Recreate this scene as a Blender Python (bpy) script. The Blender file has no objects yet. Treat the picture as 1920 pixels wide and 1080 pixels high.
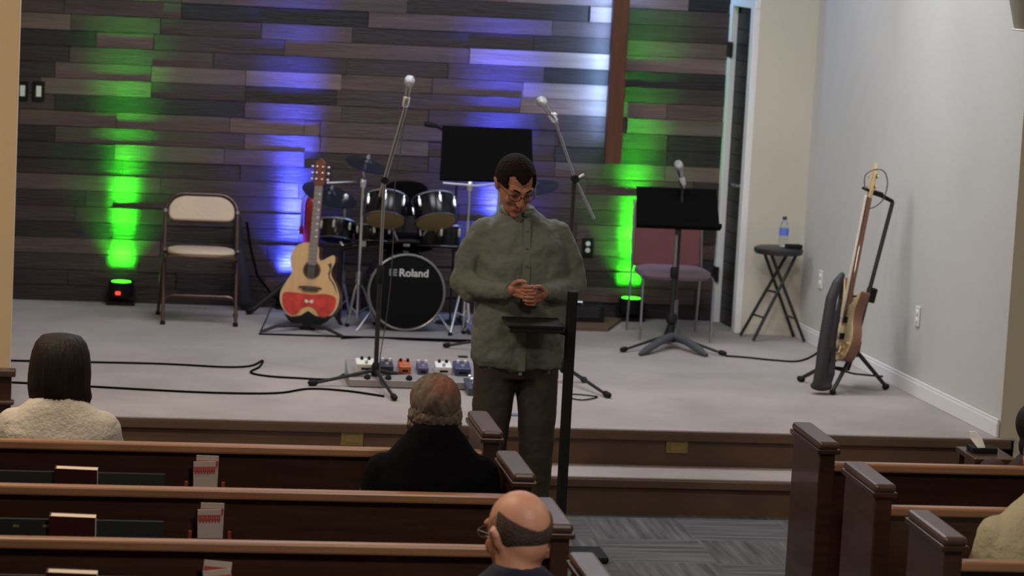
import bpy, bmesh, math, random
from mathutils import Vector, Matrix, Euler
from math import radians, sin, cos, pi, atan, tan
random.seed(7)
scene = bpy.context.scene
COL = scene.collection
# ------------------------------------------------------------------ camera
FPX = 5400.0; YAW = atan(0.15); PITCH = radians(7.38); ROLL = 0.052
CAM = Vector((0, 0, 2.98))
FW = Vector((sin(YAW)*cos(PITCH), cos(YAW)*cos(PITCH), -sin(PITCH)))
R0 = Vector((cos(YAW), -sin(YAW), 0)); U0 = R0.cross(FW)
RT = R0*cos(ROLL) + U0*sin(ROLL); UP = U0*cos(ROLL) - R0*sin(ROLL)
cam = bpy.data.cameras.new('camera'); camo = bpy.data.objects.new('camera', cam); COL.objects.link(camo)
m = Matrix((RT, UP, -FW)).transposed().to_4x4(); m.translation = CAM
camo.matrix_world = m
cam.sensor_width = 36; cam.lens = FPX/1920*36; cam.clip_end = 100; cam.clip_start = .1
cam.dof.use_dof = True; cam.dof.focus_distance = 12.2; cam.dof.aperture_fstop = 4.0
scene.camera = camo
# ------------------------------------------------------------------ world + lights
w = bpy.data.worlds.new('world'); scene.world = w; w.use_nodes = True
w.node_tree.nodes['Background'].inputs[0].default_value = (.75, .8, 1, 1)
w.node_tree.nodes['Background'].inputs[1].default_value = 0.02
def area(name, loc, size, energy, col=(1, 1, 1), target=None, sy=None, spread=None):
    l = bpy.data.lights.new(name, 'AREA'); l.energy = energy; l.color = col; l.size = size
    if sy: l.shape = 'RECTANGLE'; l.size_y = sy
    if spread: l.spread = radians(spread)
    o = bpy.data.objects.new(name, l); COL.objects.link(o); o.location = loc
    if target: o.rotation_euler = (Vector(target)-Vector(loc)).to_track_quat('-Z', 'Y').to_euler()
    return o
def spot(name, loc, target, energy, col, deg, blend=.4, rad=.03):
    l = bpy.data.lights.new(name, 'SPOT'); l.energy = energy; l.color = col
    l.spot_size = radians(deg); l.spot_blend = blend; l.shadow_soft_size = rad
    o = bpy.data.objects.new(name, l); COL.objects.link(o); o.location = loc
    o.rotation_euler = (Vector(target)-Vector(loc)).to_track_quat('-Z', 'Y').to_euler()
    return o
# ceiling fittings over the stage front and over the nave, plus one added fill lamp
area('stage_ceiling_light', (1.2, 15.6, 4.1), 1.2, 62, (.93, .95, 1), sy=1.2)
area('stage_ceiling_light', (3.2, 15.4, 4.1), 1.2, 62, (.93, .95, 1), sy=1.2)
area('nave_or_fill_light', (-0.6, 10.6, 4.3), .8, 95, (1, .80, .58), sy=.8)
area('nave_or_fill_light', (-2.4, 12.4, 4.3), .6, 62, (1, .80, .58), sy=.6)  # added warm fill to brighten the tan post and the cream sweater
area('nave_or_fill_light', (5.2, 10.2, 4.3), .8, 60, (1, .86, .68), sy=.8)
area('nave_or_fill_light', (1.8, 5.5, 4.3), .8, 150, (1, .88, .76), sy=.8)
# downlights that scallop the right hand stage wall
spot('wall_downlight', (4.36, 17.05, 4.15), (4.62, 17.05, 1.2), 70, (.84, .88, 1), 40, 1.0, .05)
spot('wall_downlight', (4.42, 15.95, 4.15), (4.70, 15.95, 1.2), 62, (.9, .97, .95), 40, 1.0, .05)
spot('wall_downlight', (4.30, 15.0, 4.15), (4.76, 15.3, .8), 22, (.95, .98, .98), 80, 1.0, .05)
# stage spot that lights the corner and throws the stool shadow
spot('stage_spot', (2.9, 11.5, 4.1), (4.3, 17.6, .9), 130, (1, .94, .84), 26, .8, .05)
scene.view_settings.view_transform = 'Standard'; scene.view_settings.look = 'None'
scene.view_settings.exposure = 0.0; scene.view_settings.gamma = 1
scene.view_settings.use_curve_mapping = False

HS = .38           # stage height
YW = 18.5          # plank wall face
def ray(x, y): return FW + RT*((x-960)/FPX) - UP*((y-540)/FPX)
def G(x, y, z=HS):
    d = ray(x, y); return CAM + d*((z-CAM.z)/d.z)
def P(x, y, Y):
    d = ray(x, y); return CAM + d*((Y-CAM.y)/d.y)
def V(*a): return Vector(a)
# ------------------------------------------------------------------ materials
MATS = {}
def mat(name, rgb, rough=.5, metal=0, noise=None, bump=0, bscale=60, spec=.5, emit=None, est=1, rnd=0, stretch=(1, 1, 1), alpha=None, trans=0, coat=0, sheen=0, coords='Object'):
    if name in MATS: return MATS[name]
    mt = bpy.data.materials.new(name); mt.use_nodes = True; nt = mt.node_tree; N = nt.nodes; L = nt.links
    b = N['Principled BSDF']
    b.inputs['Base Color'].default_value = (*rgb, 1); b.inputs['Roughness'].default_value = rough
    b.inputs['Metallic'].default_value = metal; b.inputs['Specular IOR Level'].default_value = spec
    b.inputs['Transmission Weight'].default_value = trans; b.inputs['Coat Weight'].default_value = coat
    b.inputs['Sheen Weight'].default_value = sheen
    if emit: b.inputs['Emission Color'].default_value = (*emit, 1); b.inputs['Emission Strength'].default_value = est
    if alpha is not None: b.inputs['Alpha'].default_value = alpha
    if noise or bump or rnd:
        if coords == 'World':
            tc = N.new('ShaderNodeNewGeometry'); src = tc.outputs['Position']
        else:
            tc = N.new('ShaderNodeTexCoord'); src = tc.outputs['Object']
        mp = N.new('ShaderNodeMapping'); mp.inputs['Scale'].default_value = stretch; L.new(src, mp.inputs['Vector'])
        vec = mp.outputs[0]
    col = None
    if noise or rnd:
        amt, sc = noise if noise else (0, 5)
        nz = N.new('ShaderNodeTexNoise'); nz.inputs['Scale'].default_value = sc; nz.inputs['Detail'].default_value = 6
        nz.noise_dimensions = '4D'
        L.new(vec, nz.inputs['Vector'])
        oi = N.new('ShaderNodeObjectInfo')
        mw = N.new('ShaderNodeMath'); mw.operation = 'MULTIPLY'; mw.inputs[1].default_value = 50
        L.new(oi.outputs['Random'], mw.inputs[0]); L.new(mw.outputs[0], nz.inputs['W'])
        mr = N.new('ShaderNodeMapRange'); mr.inputs[1].default_value = .25; mr.inputs[2].default_value = .75
        mr.inputs[3].default_value = 1-amt; mr.inputs[4].default_value = 1+amt
        L.new(nz.outputs['Fac'], mr.inputs[0])
        r2 = N.new('ShaderNodeMapRange'); r2.inputs[3].default_value = 1-rnd; r2.inputs[4].default_value = 1+rnd
        L.new(oi.outputs['Random'], r2.inputs[0])
        mm = N.new('ShaderNodeMath'); mm.operation = 'MULTIPLY'; L.new(mr.outputs[0], mm.inputs[0]); L.new(r2.outputs[0], mm.inputs[1])
        vm = N.new('ShaderNodeVectorMath'); vm.operation = 'SCALE'; vm.inputs[0].default_value = rgb
        L.new(mm.outputs[0], vm.inputs['Scale']); L.new(vm.outputs[0], b.inputs['Base Color'])
    if bump:
        n2 = N.new('ShaderNodeTexNoise'); n2.inputs['Scale'].default_value = bscale; n2.inputs['Detail'].default_value = 5
        L.new(vec, n2.inputs['Vector'])
        bp = N.new('ShaderNodeBump'); bp.inputs['Strength'].default_value = bump; bp.inputs['Distance'].default_value = .02
        L.new(n2.outputs['Fac'], bp.inputs['Height']); L.new(bp.outputs[0], b.inputs['Normal'])
    MATS[name] = mt; return mt
black = mat('black_metal', (.012, .012, .014), .45)
blackpl = mat('black_plastic', (.006, .006, .007), .65, spec=.25)
blackmat = mat('black_matte', (.0035, .0035, .004), .9, spec=.06)
chrome = mat('chrome', (.82, .84, .88), .32, 1)
dimchrome = mat('brushed_steel', (.45, .47, .5), .3, 1)
white = mat('white_plastic', (.75, .75, .73), .4)
trimwhite = mat('white_trim_paint', (.78, .79, .8), .4)
wallpaint = mat('grey_wall_paint', (.56, .56, .54), .7, noise=(.04, 1.5), bump=.05, bscale=200)
beigepaint = mat('beige_wall_paint', (.56, .52, .43), .7, noise=(.05, 1.5), bump=.05, bscale=200)
tanpaint = mat('tan_wall_paint', (.60, .46, .30), .7, noise=(.05, 2), bump=.05, bscale=200)
ceilp = mat('ceiling_paint', (.5, .48, .44), .8, noise=(.03, 3))
carpet = mat('stage_carpet', (.40, .355, .345), .97, noise=(.20, 1.7), bump=.5, bscale=260, spec=.1)
pewwood = mat('dark_pew_wood', (.042, .016, .009), .33, noise=(.35, 3), stretch=(1, 1, 14), rnd=.1, coat=.15)
pewrail = mat('oak_pew_rail', (.30, .15, .08), .35, noise=(.25, 4), stretch=(.6, 10, 10), coat=.2)
pewcap = mat('mauve_brown_pew_cap', (.070, .036, .032), .38, noise=(.2, 4), stretch=(10, 1, 10), coat=.1)
riserwood = mat('brown_riser_carpet', (.12, .074, .052), .85, noise=(.15, 5), spec=.2)
denim = mat('dark_denim', (.030, .023, .019), .9, noise=(.3, 8), bump=.4, bscale=10)
def shade(mt): return mt

def carpet_nave():
    mt = bpy.data.materials.new('nave_carpet_tiles'); mt.use_nodes = True; nt = mt.node_tree; N = nt.nodes; L = nt.links
    b = N['Principled BSDF']; b.inputs['Roughness'].default_value = .95; b.inputs['Specular IOR Level'].default_value = .1
    g = N.new('ShaderNodeNewGeometry')
    def streak(sc):
        mp = N.new('ShaderNodeMapping'); mp.inputs['Scale'].default_value = sc; L.new(g.outputs['Position'], mp.inputs['Vector'])
        n = N.new('ShaderNodeTexNoise'); n.inputs['Scale'].default_value = 1; n.inputs['Detail'].default_value = 4; L.new(mp.outputs[0], n.inputs['Vector'])
        return n
    a = streak((26, 1.6, 1)); c = streak((1.6, 26, 1))
    ck = N.new('ShaderNodeTexChecker'); ck.inputs['Scale'].default_value = 2.0; L.new(g.outputs['Position'], ck.inputs['Vector'])
    mx = N.new('ShaderNodeMix'); mx.data_type = 'FLOAT'; L.new(ck.outputs['Fac'], mx.inputs[0]); L.new(a.outputs['Fac'], mx.inputs[2]); L.new(c.outputs['Fac'], mx.inputs[3])
    r = N.new('ShaderNodeValToRGB'); r.color_ramp.elements[0].position = .35; r.color_ramp.elements[0].color = (.070, .071, .076, 1)
    r.color_ramp.elements[1].position = .68; r.color_ramp.elements[1].color = (.15, .15, .158, 1)
    L.new(mx.outputs[0], r.inputs[0]); L.new(r.outputs[0], b.inputs['Base Color']); return mt
navecarpet = carpet_nave()
# ------------------------------------------------------------------ mesh builder
class MB:
    def __init__(s): s.bm = bmesh.new(); s.mi = 0
    def _tag(s, fs):
        for f in fs: f.material_index = s.mi
    def box(s, c, size, rot=None, mtx=None):
        T = Matrix.Translation(Vector(c))
        if rot: T = T @ Euler(rot).to_matrix().to_4x4()
        if mtx: T = mtx @ T
        r = bmesh.ops.create_cube(s.bm, size=1, matrix=T @ Matrix.Diagonal((*size, 1)))
        s._tag({f for v in r['verts'] for f in v.link_faces}); return s
    def tube(s, pts, r, seg=10, caps=True):
        pts = [Vector(p) for p in pts]; n = len(pts)
        rs = r if isinstance(r, (list, tuple)) else [r]*n
        rings = []; prev = None
        for i, p in enumerate(pts):
            t = (pts[min(i+1, n-1)]-pts[max(i-1, 0)])
            if t.length < 1e-9: t = Vector((0, 0, 1))
            t.normalize()
            if prev is None:
                a = Vector((0, 0, 1)) if abs(t.z) < .9 else Vector((1, 0, 0)); u = t.cross(a).normalized()
            else:
                u = (prev - t*prev.dot(t))
                u = u.normalized() if u.length > 1e-6 else t.orthogonal().normalized()
            prev = u; v = t.cross(u)
            rings.append([s.bm.verts.new(p + (u*cos(2*pi*k/seg)+v*sin(2*pi*k/seg))*max(rs[i], 1e-5)) for k in range(seg)])
        fs = []
        for a, b in zip(rings, rings[1:]):
            for k in range(seg): fs.append(s.bm.faces.new((a[k], a[(k+1) % seg], b[(k+1) % seg], b[k])))
        if caps:
            fs.append(s.bm.faces.new(rings[0][::-1])); fs.append(s.bm.faces.new(rings[-1]))
        s._tag(fs); return s
    def cap(s, p0, r0, p1, r1, seg=14):      # tapered capsule
        p0, p1 = Vector(p0), Vector(p1); d = (p1-p0); d = d.normalized() if d.length > 1e-6 else Vector((0, 0, 1))
        pts = []; rs = []
        for a in (85, 60, 30): pts.append(p0-d*r0*sin(radians(a))); rs.append(r0*cos(radians(a)))
        pts += [p0, p1]; rs += [r0, r1]
        for a in (30, 60, 85): pts.append(p1+d*r1*sin(radians(a))); rs.append(r1*cos(radians(a)))
        return s.tube(pts, rs, seg)
    def chain(s, pts, rs, seg=14):
        for i in range(len(pts)-1): s.cap(pts[i], rs[i], pts[i+1], rs[i+1], seg)
        return s
    def ell(s, c, r, rot=None, sub=3):
        T = Matrix.Translation(Vector(c))
        if rot: T = T @ Euler(rot).to_matrix().to_4x4()
        q = bmesh.ops.create_icosphere(s.bm, subdivisions=sub, radius=1, matrix=T @ Matrix.Diagonal((*r, 1)))
        s._tag({f for v in q['verts'] for f in v.link_faces}); return s
    def loft(s, rings, seg=28, p=2.4):       # rings: (cx,cy,z,rx,ry)
        R = []
        for cx, cy, z, rx, ry in rings:
            q = []
            for k in range(seg):
                a = 2*pi*k/seg; c_, s_ = cos(a), sin(a)
                q.append(s.bm.verts.new((cx+rx*math.copysign(abs(c_)**(2/p), c_), cy+ry*math.copysign(abs(s_)**(2/p), s_), z)))
            R.append(q)
        fs = []
        for a, b in zip(R, R[1:]):
            for k in range(seg): fs.append(s.bm.faces.new((a[k], a[(k+1) % seg], b[(k+1) % seg], b[k])))
        fs.append(s.bm.faces.new(R[0][::-1])); fs.append(s.bm.faces.new(R[-1])); s._tag(fs); return s
    def lathe(s, prof, c=(0, 0, 0), axis=(0, 0, 1), seg=32):
        q = Vector(axis).to_track_quat('Z', 'Y').to_matrix(); c = Vector(c); R = []
        for r, z in prof:
            R.append([s.bm.verts.new(c + q @ Vector((max(r, 1e-5)*cos(2*pi*k/seg), max(r, 1e-5)*sin(2*pi*k/seg), z))) for k in range(seg)])
        fs = []
        for a, b in zip(R, R[1:]):
            for k in range(seg): fs.append(s.bm.faces.new((a[k], a[(k+1) % seg], b[(k+1) % seg], b[k])))
        s._tag(fs)
        fs = [s.bm.faces.new(R[0][::-1]), s.bm.faces.new(R[-1])]; s._tag(fs); return s
    def prism(s, outline, y0, y1, mtx=None):  # outline in XZ, extruded along Y
        f = []; lo = [s.bm.verts.new((x, y0, z)) for x, z in outline]; hi = [s.bm.verts.new((x, y1, z)) for x, z in outline]
        n = len(outline)
        f.append(s.bm.faces.new(lo)); f.append(s.bm.faces.new(hi[::-1]))
        for k in range(n): f.append(s.bm.faces.new((lo[k], hi[k], hi[(k+1) % n], lo[(k+1) % n])))
        if mtx: bmesh.ops.transform(s.bm, matrix=mtx, verts=lo+hi)
        s._tag(f); return s
    def build(s, name, mats, parent=None, smooth=40, bevel=0, loc=None, rot=None):
        bmesh.ops.recalc_face_normals(s.bm, faces=s.bm.faces)
        me = bpy.data.meshes.new(name); s.bm.to_mesh(me); s.bm.free()
        for x in (mats if isinstance(mats, (list, tuple)) else [mats]): me.materials.append(x)
        if smooth:
            me.polygons.foreach_set('use_smooth', [True]*len(me.polygons)); me.set_sharp_from_angle(angle=radians(smooth))
        o = bpy.data.objects.new(name, me); COL.objects.link(o)
        if parent: o.parent = parent
        if loc: o.location = loc
        if rot: o.rotation_euler = rot
        if bevel:
            b = o.modifiers.new('bevel', 'BEVEL'); b.width = bevel; b.segments = 2; b.limit_method = 'ANGLE'
        return o
def tag(o, label=None, cat=None, group=None, kind=None):
    if label: o['label'] = label
    if cat: o['category'] = cat
    if group: o['group'] = group
    if kind: o['kind'] = kind
    return o
def thing(name, label, cat, loc=(0, 0, 0), rot=(0, 0, 0), group=None):
    o = bpy.data.objects.new(name, None); COL.objects.link(o); o.location = loc; o.rotation_euler = rot
    o.empty_display_size = .1
    return tag(o, label, cat, group)
def copy_tree(o, parent=None):
    c = o.copy(); COL.objects.link(c)
    if parent: c.parent = parent
    for ch in list(o.children): copy_tree(ch, c)
    return c
def blob(mb, name, mt, parent, voxel=.008, smooth=6, loc=None, rot=None, disp=None):
    """fuse overlapping volumes into one continuous skin"""
    o = mb.build(name, mt, None, smooth=0)
    r = o.modifiers.new('r', 'REMESH'); r.mode = 'VOXEL'; r.voxel_size = voxel; r.use_smooth_shade = True
    s = o.modifiers.new('s', 'SMOOTH'); s.factor = .5; s.iterations = smooth
    if disp:
        tx = bpy.data.textures.new(name+'_folds', 'CLOUDS'); tx.noise_scale = disp[1]
        d = o.modifiers.new('d', 'DISPLACE'); d.texture = tx; d.strength = disp[0]; d.mid_level = .5
    dg = bpy.context.evaluated_depsgraph_get(); me = bpy.data.meshes.new_from_object(o.evaluated_get(dg))
    old = o.data; o.modifiers.clear(); o.data = me; bpy.data.meshes.remove(old); me.name = name
    if not me.materials: me.materials.append(mt)
    me.polygons.foreach_set('use_smooth', [True]*len(me.polygons))
    if parent: o.parent = parent
    if loc: o.location = loc
    if rot: o.rotation_euler = rot
    return o
def struct(o, label=None): o['kind'] = 'structure'; return o

# ================================================================== SETTING
struct(MB().box((2, 7.6, -.05), (14, 19.2, .1)).build('floor', navecarpet, smooth=0))
tag(struct(MB().box((2, 6.1, 4.55), (14, 17.2, .1)).build('ceiling', ceilp, smooth=0)))
struct(MB().box((1.75, 16.7, 4.45), (7.1, 4.6, .1)).build('trim_1', ceilp, smooth=0))
# stage platform and step
EDGE = 14.42
sb = MB(); sb.box((1.99, (EDGE+18.9)/2, HS/2-.006), (5.78, 18.9-EDGE, HS-.012)); st = struct(sb.build('floor_stage', riserwood, smooth=0))
MB().box((1.99, (EDGE+18.9)/2-.012, HS-.006), (5.78, 18.9-EDGE+.024, .012)).build('carpet_top', carpet, st, smooth=0, bevel=.005)
MB().box((1.99, EDGE-.014, HS-.035), (5.74, .028, .045)).build('nosing', riserwood, st, smooth=0, bevel=.006)
sp = struct(MB().box((2.45, EDGE-.17, .09), (3.6, .32, .18)).build('trim_2', riserwood, smooth=0))
MB().box((2.45, EDGE-.175, .184), (3.6, .335, .012)).build('carpet_top', carpet, sp, smooth=0, bevel=.004)
MB().box((2.45, EDGE-.345, .158), (3.6, .02, .04)).build('nosing', riserwood, sp, smooth=0, bevel=.004)

# back wall: slab plus planks
wb = struct(MB().box((1.6, YW+.14, 2.15), (6.4, .2, 4.3)).build('wall_back', blackmat, smooth=0))
tones = [(.006, .007, .011), (.024, .015, .016), (.060, .037, .036), (.125, .083, .077), (.195, .140, .128), (.27, .205, .18)]
TM = {}
def tonemat(t):
    k = max(0, min(10, round(t*2)))
    if k not in TM:
        a = k/2; i = int(a); j = min(i+1, 5); f = a-i
        c = tuple(tones[i][n]*(1-f)+tones[j][n]*f for n in range(3))
        TM[k] = mat('reclaimed_plank_tone_%d' % k, c, .5, noise=(.33, 1.6), bump=.35, bscale=9, rnd=.12, stretch=(1.1, 1, 16), coords='World', spec=.45)
    return TM[k]
unit = bpy.data.meshes.new('plank')
bm = bmesh.new(); bmesh.ops.create_cube(bm, size=1); bm.to_mesh(unit); bm.free(); unit.materials.append(tonemat(1))
def plank(x0, x1, z0, z1, d, t, parent, y=YW, rotm=None):
    o = bpy.data.objects.new('plank', unit); COL.objects.link(o); o.parent = parent
    o.location = ((x0+x1)/2, y+.04-d/2-.0, (z0+z1)/2); o.scale = (x1-x0-.003, d, z1-z0-.003)
    o.material_slots[0].link = 'OBJECT'; o.material_slots[0].material = tonemat(t)
    return o
ROWS = {  # row number from the top of the frame: [(x pixel where the plank starts, tone) ...]; a few tones include lamp light on the plank
 -1: [(-150, 2), (300, 1.5), (610, 2.5), (950, 4), (1292, .3)],
 0: [(-150, 1.5), (150, 2), (340, 2.5), (763, .8), (1106, 4), (1160, 1.8)],
 1: [(-150, 2), (120, 2), (340, 0), (690, 2.4), (1035, 2), (1160, 1.3)],
 2: [(-150, 2), (35, 3), (132, 1.8), (300, 1.5), (490, 2.3), (660, 1.1), (1000, 1.2), (1160, 3.2)],
 3: [(-150, .3), (180, 3.2), (288, 1.8), (533, 2.4), (880, 4.3), (1160, 3.2)],
 4: [(-150, 1), (130, 2), (400, 1.6), (650, 1.5), (840, 1.8), (1020, .5), (1150, .3)],
 5: [(-150, 1), (103, 2.8), (283, 2.8), (460, 3.6), (640, 2.8), (810, 2.8), (980, 4), (1160, 1.5)],
 6: [(-150, 1.5), (75, 2.8), (283, 1.4), (460, .9), (630, 1.8), (975, 3.6), (1150, 3), (1250, 2.8)],
 7: [(-150, 1.6), (103, .3), (458, 2.6), (640, 1.8), (803, 1.4), (1080, 1.6), (1175, 3)],
 8: [(-150, 2), (35, 2.4), (218, 2.4), (430, 2.8), (570, 3), (600, 2.5), (835, 1.3), (1050, 2.3), (1250, .5)],
 9: [(-150, .4), (103, 2.2), (285, 1.8), (458, 3.2), (600, 3.3), (803, 1.2), (1040, 1.2), (1250, .5)],
 10: [(-150, .6), (215, 2.8), (420, 2.8), (570, 1.2), (803, 1.6), (1040, 2.4), (1247, 3.2)],
 11: [(-150, 1.2), (230, 1.3), (450, 1.5), (620, 1.7), (880, 2), (1100, 2), (1300, 1)],
 12: [(-150, 2.6), (213, 2.4), (300, 1.9), (560, 1.6), (800, 2), (1075, 2.2), (1280, 2)],
 13: [(-150, 1.1), (160, 1.2), (420, 1.2), (600, 1), (860, 1.4), (1070, 1.7), (1300, .6)],
 14: [(-150, 1.4), (140, 1.6), (210, 1.6), (440, 1.6), (700, 1.3), (1080, 2.6), (1290, 1.2)],
 15: [(-150, .5), (210, .5), (310, 1), (560, 1.8), (900, 1), (1080, 2.6), (1290, 2.2)],
 16: [(-150, 2.3), (205, 2.2), (300, 1.6), (500, 1.2), (760, 1.5), (1050, 1.7), (1300, .5)],
 17: [(-150, 1.4), (260, 1.6), (520, 1.5), (860, 1), (1050, .9), (1200, 2)],
 18: [(-150, 1.2), (127, .9), (330, .8), (495, 2.2), (600, 1), (1050, 2.3), (1300, 1.6)],
 19: [(-150, .8), (300, .6), (560, .5), (800, .6), (1180, .4), (1310, 1)],
}
PZ = .1018; XL, XR = -1.55, 4.155
for r in range(-1, 20):
    z0 = HS + (19-r)*PZ; z1 = z0+PZ
    xs = [(P(px, 300, YW).x + (-.01 if px > 0 else 0), t) for px, t in ROWS[r]]
    # pixel breaks were read at differing heights: slide each along the row's real slope
    xs = []
    for px, t in ROWS[r]:
        yy = 20+30*(r-1)+.036*px
        xs.append((P(px, yy, YW).x, t))
    cut = [(XL, xs[0][1]+.4)] + xs
    for i, (x, t) in enumerate(cut):
        xe = cut[i+1][0] if i+1 < len(cut) else XR
        if xe-x < .04: continue
        plank(x, xe, z0, z1, random.choice((.034, .038, .041, .045, .049)), t+random.uniform(-.15, .15), wb)
for r in range(20, 37):      # above the frame
    z0 = HS+r*PZ+PZ; x = XL
    if z0+PZ > 4.3: break
    while x < XR-.05:
        xe = min(XR, x+random.uniform(.5, 1.3))
        if XR-xe < .25: xe = XR
        plank(x, xe, z0, z0+PZ, random.choice((.034, .04, .047)), random.choice((.4, 1, 1.5, 2, 2.5, 3)), wb); x = xe

# side walls of the stage
def wallseg(name, a, b, z0, z1, mt, th=.12, side=1):
    a, b = Vector((*a, 0)), Vector((*b, 0)); d = (b-a).normalized(); n = Vector((d.y, -d.x, 0))*side*th
    mb = MB(); vs = [a, b, b+n, a+n]
    lo = [mb.bm.verts.new((v.x, v.y, z0)) for v in vs]; hi = [mb.bm.verts.new((v.x, v.y, z1)) for v in vs]
    mb.bm.faces.new(lo); mb.bm.faces.new(hi)
    for k in range(4): mb.bm.faces.new((lo[k], lo[(k+1) % 4], hi[(k+1) % 4], hi[k]))
    return struct(mb.build(name, mt, smooth=0))
DA, DB = V(4.155, 18.54), V(4.198, 17.98)        # door wall, far and near
CB = V(4.562, 17.92); CR = V(4.80, 14.42)
wallseg('wall_door_side', (4.158, 18.56), (4.198, 17.96), 2.55, 4.4, beigepaint, .14, -1)
wallseg('wall_corner', (4.198, 17.97), (4.60, 17.90), HS-.02, 4.4, beigepaint, .1, -1)
wallseg('wall_right', (CB.x, CB.y), (CR.x, CR.y), HS-.02, 4.4, wallpaint, .12, -1)
wallseg('wall_front_right', (4.80, 14.42), (8.6, 14.42), 0, 4.5, beigepaint, .15, -1)
wallseg('wall_stage_left', (-.9, 14.5), (-.9, 18.6), HS-.02, 4.4, tanpaint, .12, 1)
wallseg('wall_front_left', (-.352, 14.44), (-4.6, 14.44), 0, 4.5, tanpaint, .18, 1)
wallseg('wall_nave_left', (-4.6, -1.8), (-4.6, 14.5), 0, 4.5, tanpaint, .12, 1)
wallseg('wall_nave_right', (8.6, -1.8), (8.6, 14.5), 0, 4.5, beigepaint, .12, -1)
# header over the stage opening (above the frame)
struct(MB().box((2.2, 14.5, 4.3), (5.3, .16, .5)).build('trim_3', beigepaint, smooth=0))
# baseboard on the right wall
d = (CR-CB).to_3d() if False else Vector((CR.x-CB.x, CR.y-CB.y, 0)); ang = math.atan2(d.y, d.x)
mb = MB(); mb.box((0, 0, .04), (d.length, .016, .08)); mb.box((0, .0, .088), (d.length, .011, .02))
bb = struct(mb.build('baseboard_right', trimwhite, smooth=0, bevel=.003, loc=((CB.x+CR.x)/2-.012, (CB.y+CR.y)/2, HS), rot=(0, 0, ang)))
mb = MB(); mb.box((0, 0, .04), (.36, .016, .08)); mb.box((0, 0, .088), (.36, .011, .02))
struct(mb.build('baseboard_corner', beigepaint, smooth=0, bevel=.003, loc=(4.385, 17.925, HS), rot=(0, 0, -.17)))
# left wainscot on the proscenium wall
mb = MB(); mb.box((-2.47, 14.43, .3), (4.26, .05, .60)); wn = struct(mb.build('trim_4', pewwood, smooth=0, bevel=.004))
MB().box((-2.465, 14.405, .585), (4.29, .08, .035)).build('chair_rail', pewcap, wn, smooth=0, bevel=.006)
MB().box((-2.465, 14.405, .435), (4.28, .065, .02)).build('moulding', pewcap, wn, smooth=0, bevel=.006)

# door in the side wall: frame, dark planked leaf, lever handle
dd = Vector((DB.x-DA.x, DB.y-DA.y, 0)); dl = dd.length; da = math.atan2(dd.y, dd.x)
DM = Matrix.Translation((DA.x, DA.y, HS)) @ Matrix.Rotation(da, 4, 'Z')   # local x runs towards the camera, local -y faces into the stage
door = struct(bpy.data.objects.new('door_1', None)); COL.objects.link(door); door.matrix_world = DM
# local: x 0..dl, stage side is -y  (rotate: check by sign)
S_ = -1
H = 2.09
leaf = MB().box((dl/2, .035, H/2), (dl-.02, .04, H-.01)).build('door_leaf', tonemat(.5), door, smooth=0)
for k in range(20):
    o = bpy.data.objects.new('plank', unit); COL.objects.link(o); o.parent = leaf
    o.location = (dl/2+.01, .012, .055+k*PZ+.0); o.scale = (dl-.15, .014, PZ-.004)
    o.material_slots[0].link = 'OBJECT'; o.material_slots[0].material = tonemat([.8, .6, 1.2, 1, .6, .9, 1.4, 1, .6, .5, 1.2, 1.1, .9, .7, .4, 1, 1.1, .6, .9, .7][k])
MB().box((.045, -.018, H/2), (.09, .045, H)).build('door_casing', trimwhite, door, smooth=0, bevel=.004)
MB().box((dl-.03, -.018, H/2), (.07, .045, H)).build('door_casing', trimwhite, door, smooth=0, bevel=.004)
MB().box((dl/2, -.012, H+.03), (dl+.02, .05, .07)).build('door_casing', trimwhite, door, smooth=0, bevel=.004)
for z in (.32, 1.80):
    MB().box((.07, -.036, z), (.075, .02, .10)).build('door_hinge', black, door, smooth=0, bevel=.002)
mb = MB(); mb.lathe([(.026, 0), (.026, .01), (.012, .014), (.012, .05), (0, .052)], (dl-.12, .0, .94), (0, -1, 0), 20)
mb.tube([(dl-.12, -.045, .94), (dl-.2, -.05, .94), (dl-.235, -.045, .938)], [.009, .009, .007], 10); mb.build('door_handle', chrome, door)

# pair of wall switches, wall outlets
def plate(name, label, cat, loc, rot, pm, inner, kind, group=None, sz=(.07, .115)):
    t = thing(name, label, cat, loc, rot, group)
    MB().box((0, 0, 0), (sz[0], .008, sz[1])).build('cover_plate', pm, t, smooth=0, bevel=.003)
    if kind == 'rocker': MB().box((0, -.006, 0), (.032, .01, .068)).build('rocker', inner, t, smooth=0, bevel=.002)
    elif kind == 'outlet':
        for z in (-.022, .022): MB().lathe([(.016, 0), (.016, .004), (.014, .006)], (0, -.003, z), (0, -1, 0), 18).build('socket', inner, t)
    return t
YS = YW-.014
for px, py, lb in ((42, 170, 'black switch plate with white rocker, the one nearer the tan post'), (72.5, 171, 'black switch plate with white rocker, the one farther from the tan post')):
    q = P(px, py, YS); plate('light_switch', lb, 'light switch', q, (0, 0, 0), blackpl, white, 'rocker', sz=(.075, .125))
q = P(1102, 463, YS); plate('power_outlet', 'black outlet plate with pale sockets on the plank wall left of the bright green column', 'outlet', q, (0, 0, 0), blackpl, white, 'outlet', sz=(.075, .12))
def onwall(px, py):     # point on the right wall
    n = Vector((-(CR.y-CB.y), (CR.x-CB.x), 0)).normalized(); r_ = ray(px, py)
    t_ = (Vector((CB.x, CB.y, 0))-CAM).dot(n)/r_.dot(n); return CAM+r_*t_, n
for px, py, lb in ((1540, 524, 'white wall outlet in the corner beside the black stool'), (1722, 593, 'white wall outlet on the grey wall right of the bass stand')):
    q, n = onwall(px, py); plate('power_outlet', lb, 'outlet', q - Vector((.006, 0, 0)), (0, 0, math.atan2(CR.y-CB.y, CR.x-CB.x)), white, trimwhite, 'outlet')
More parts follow.
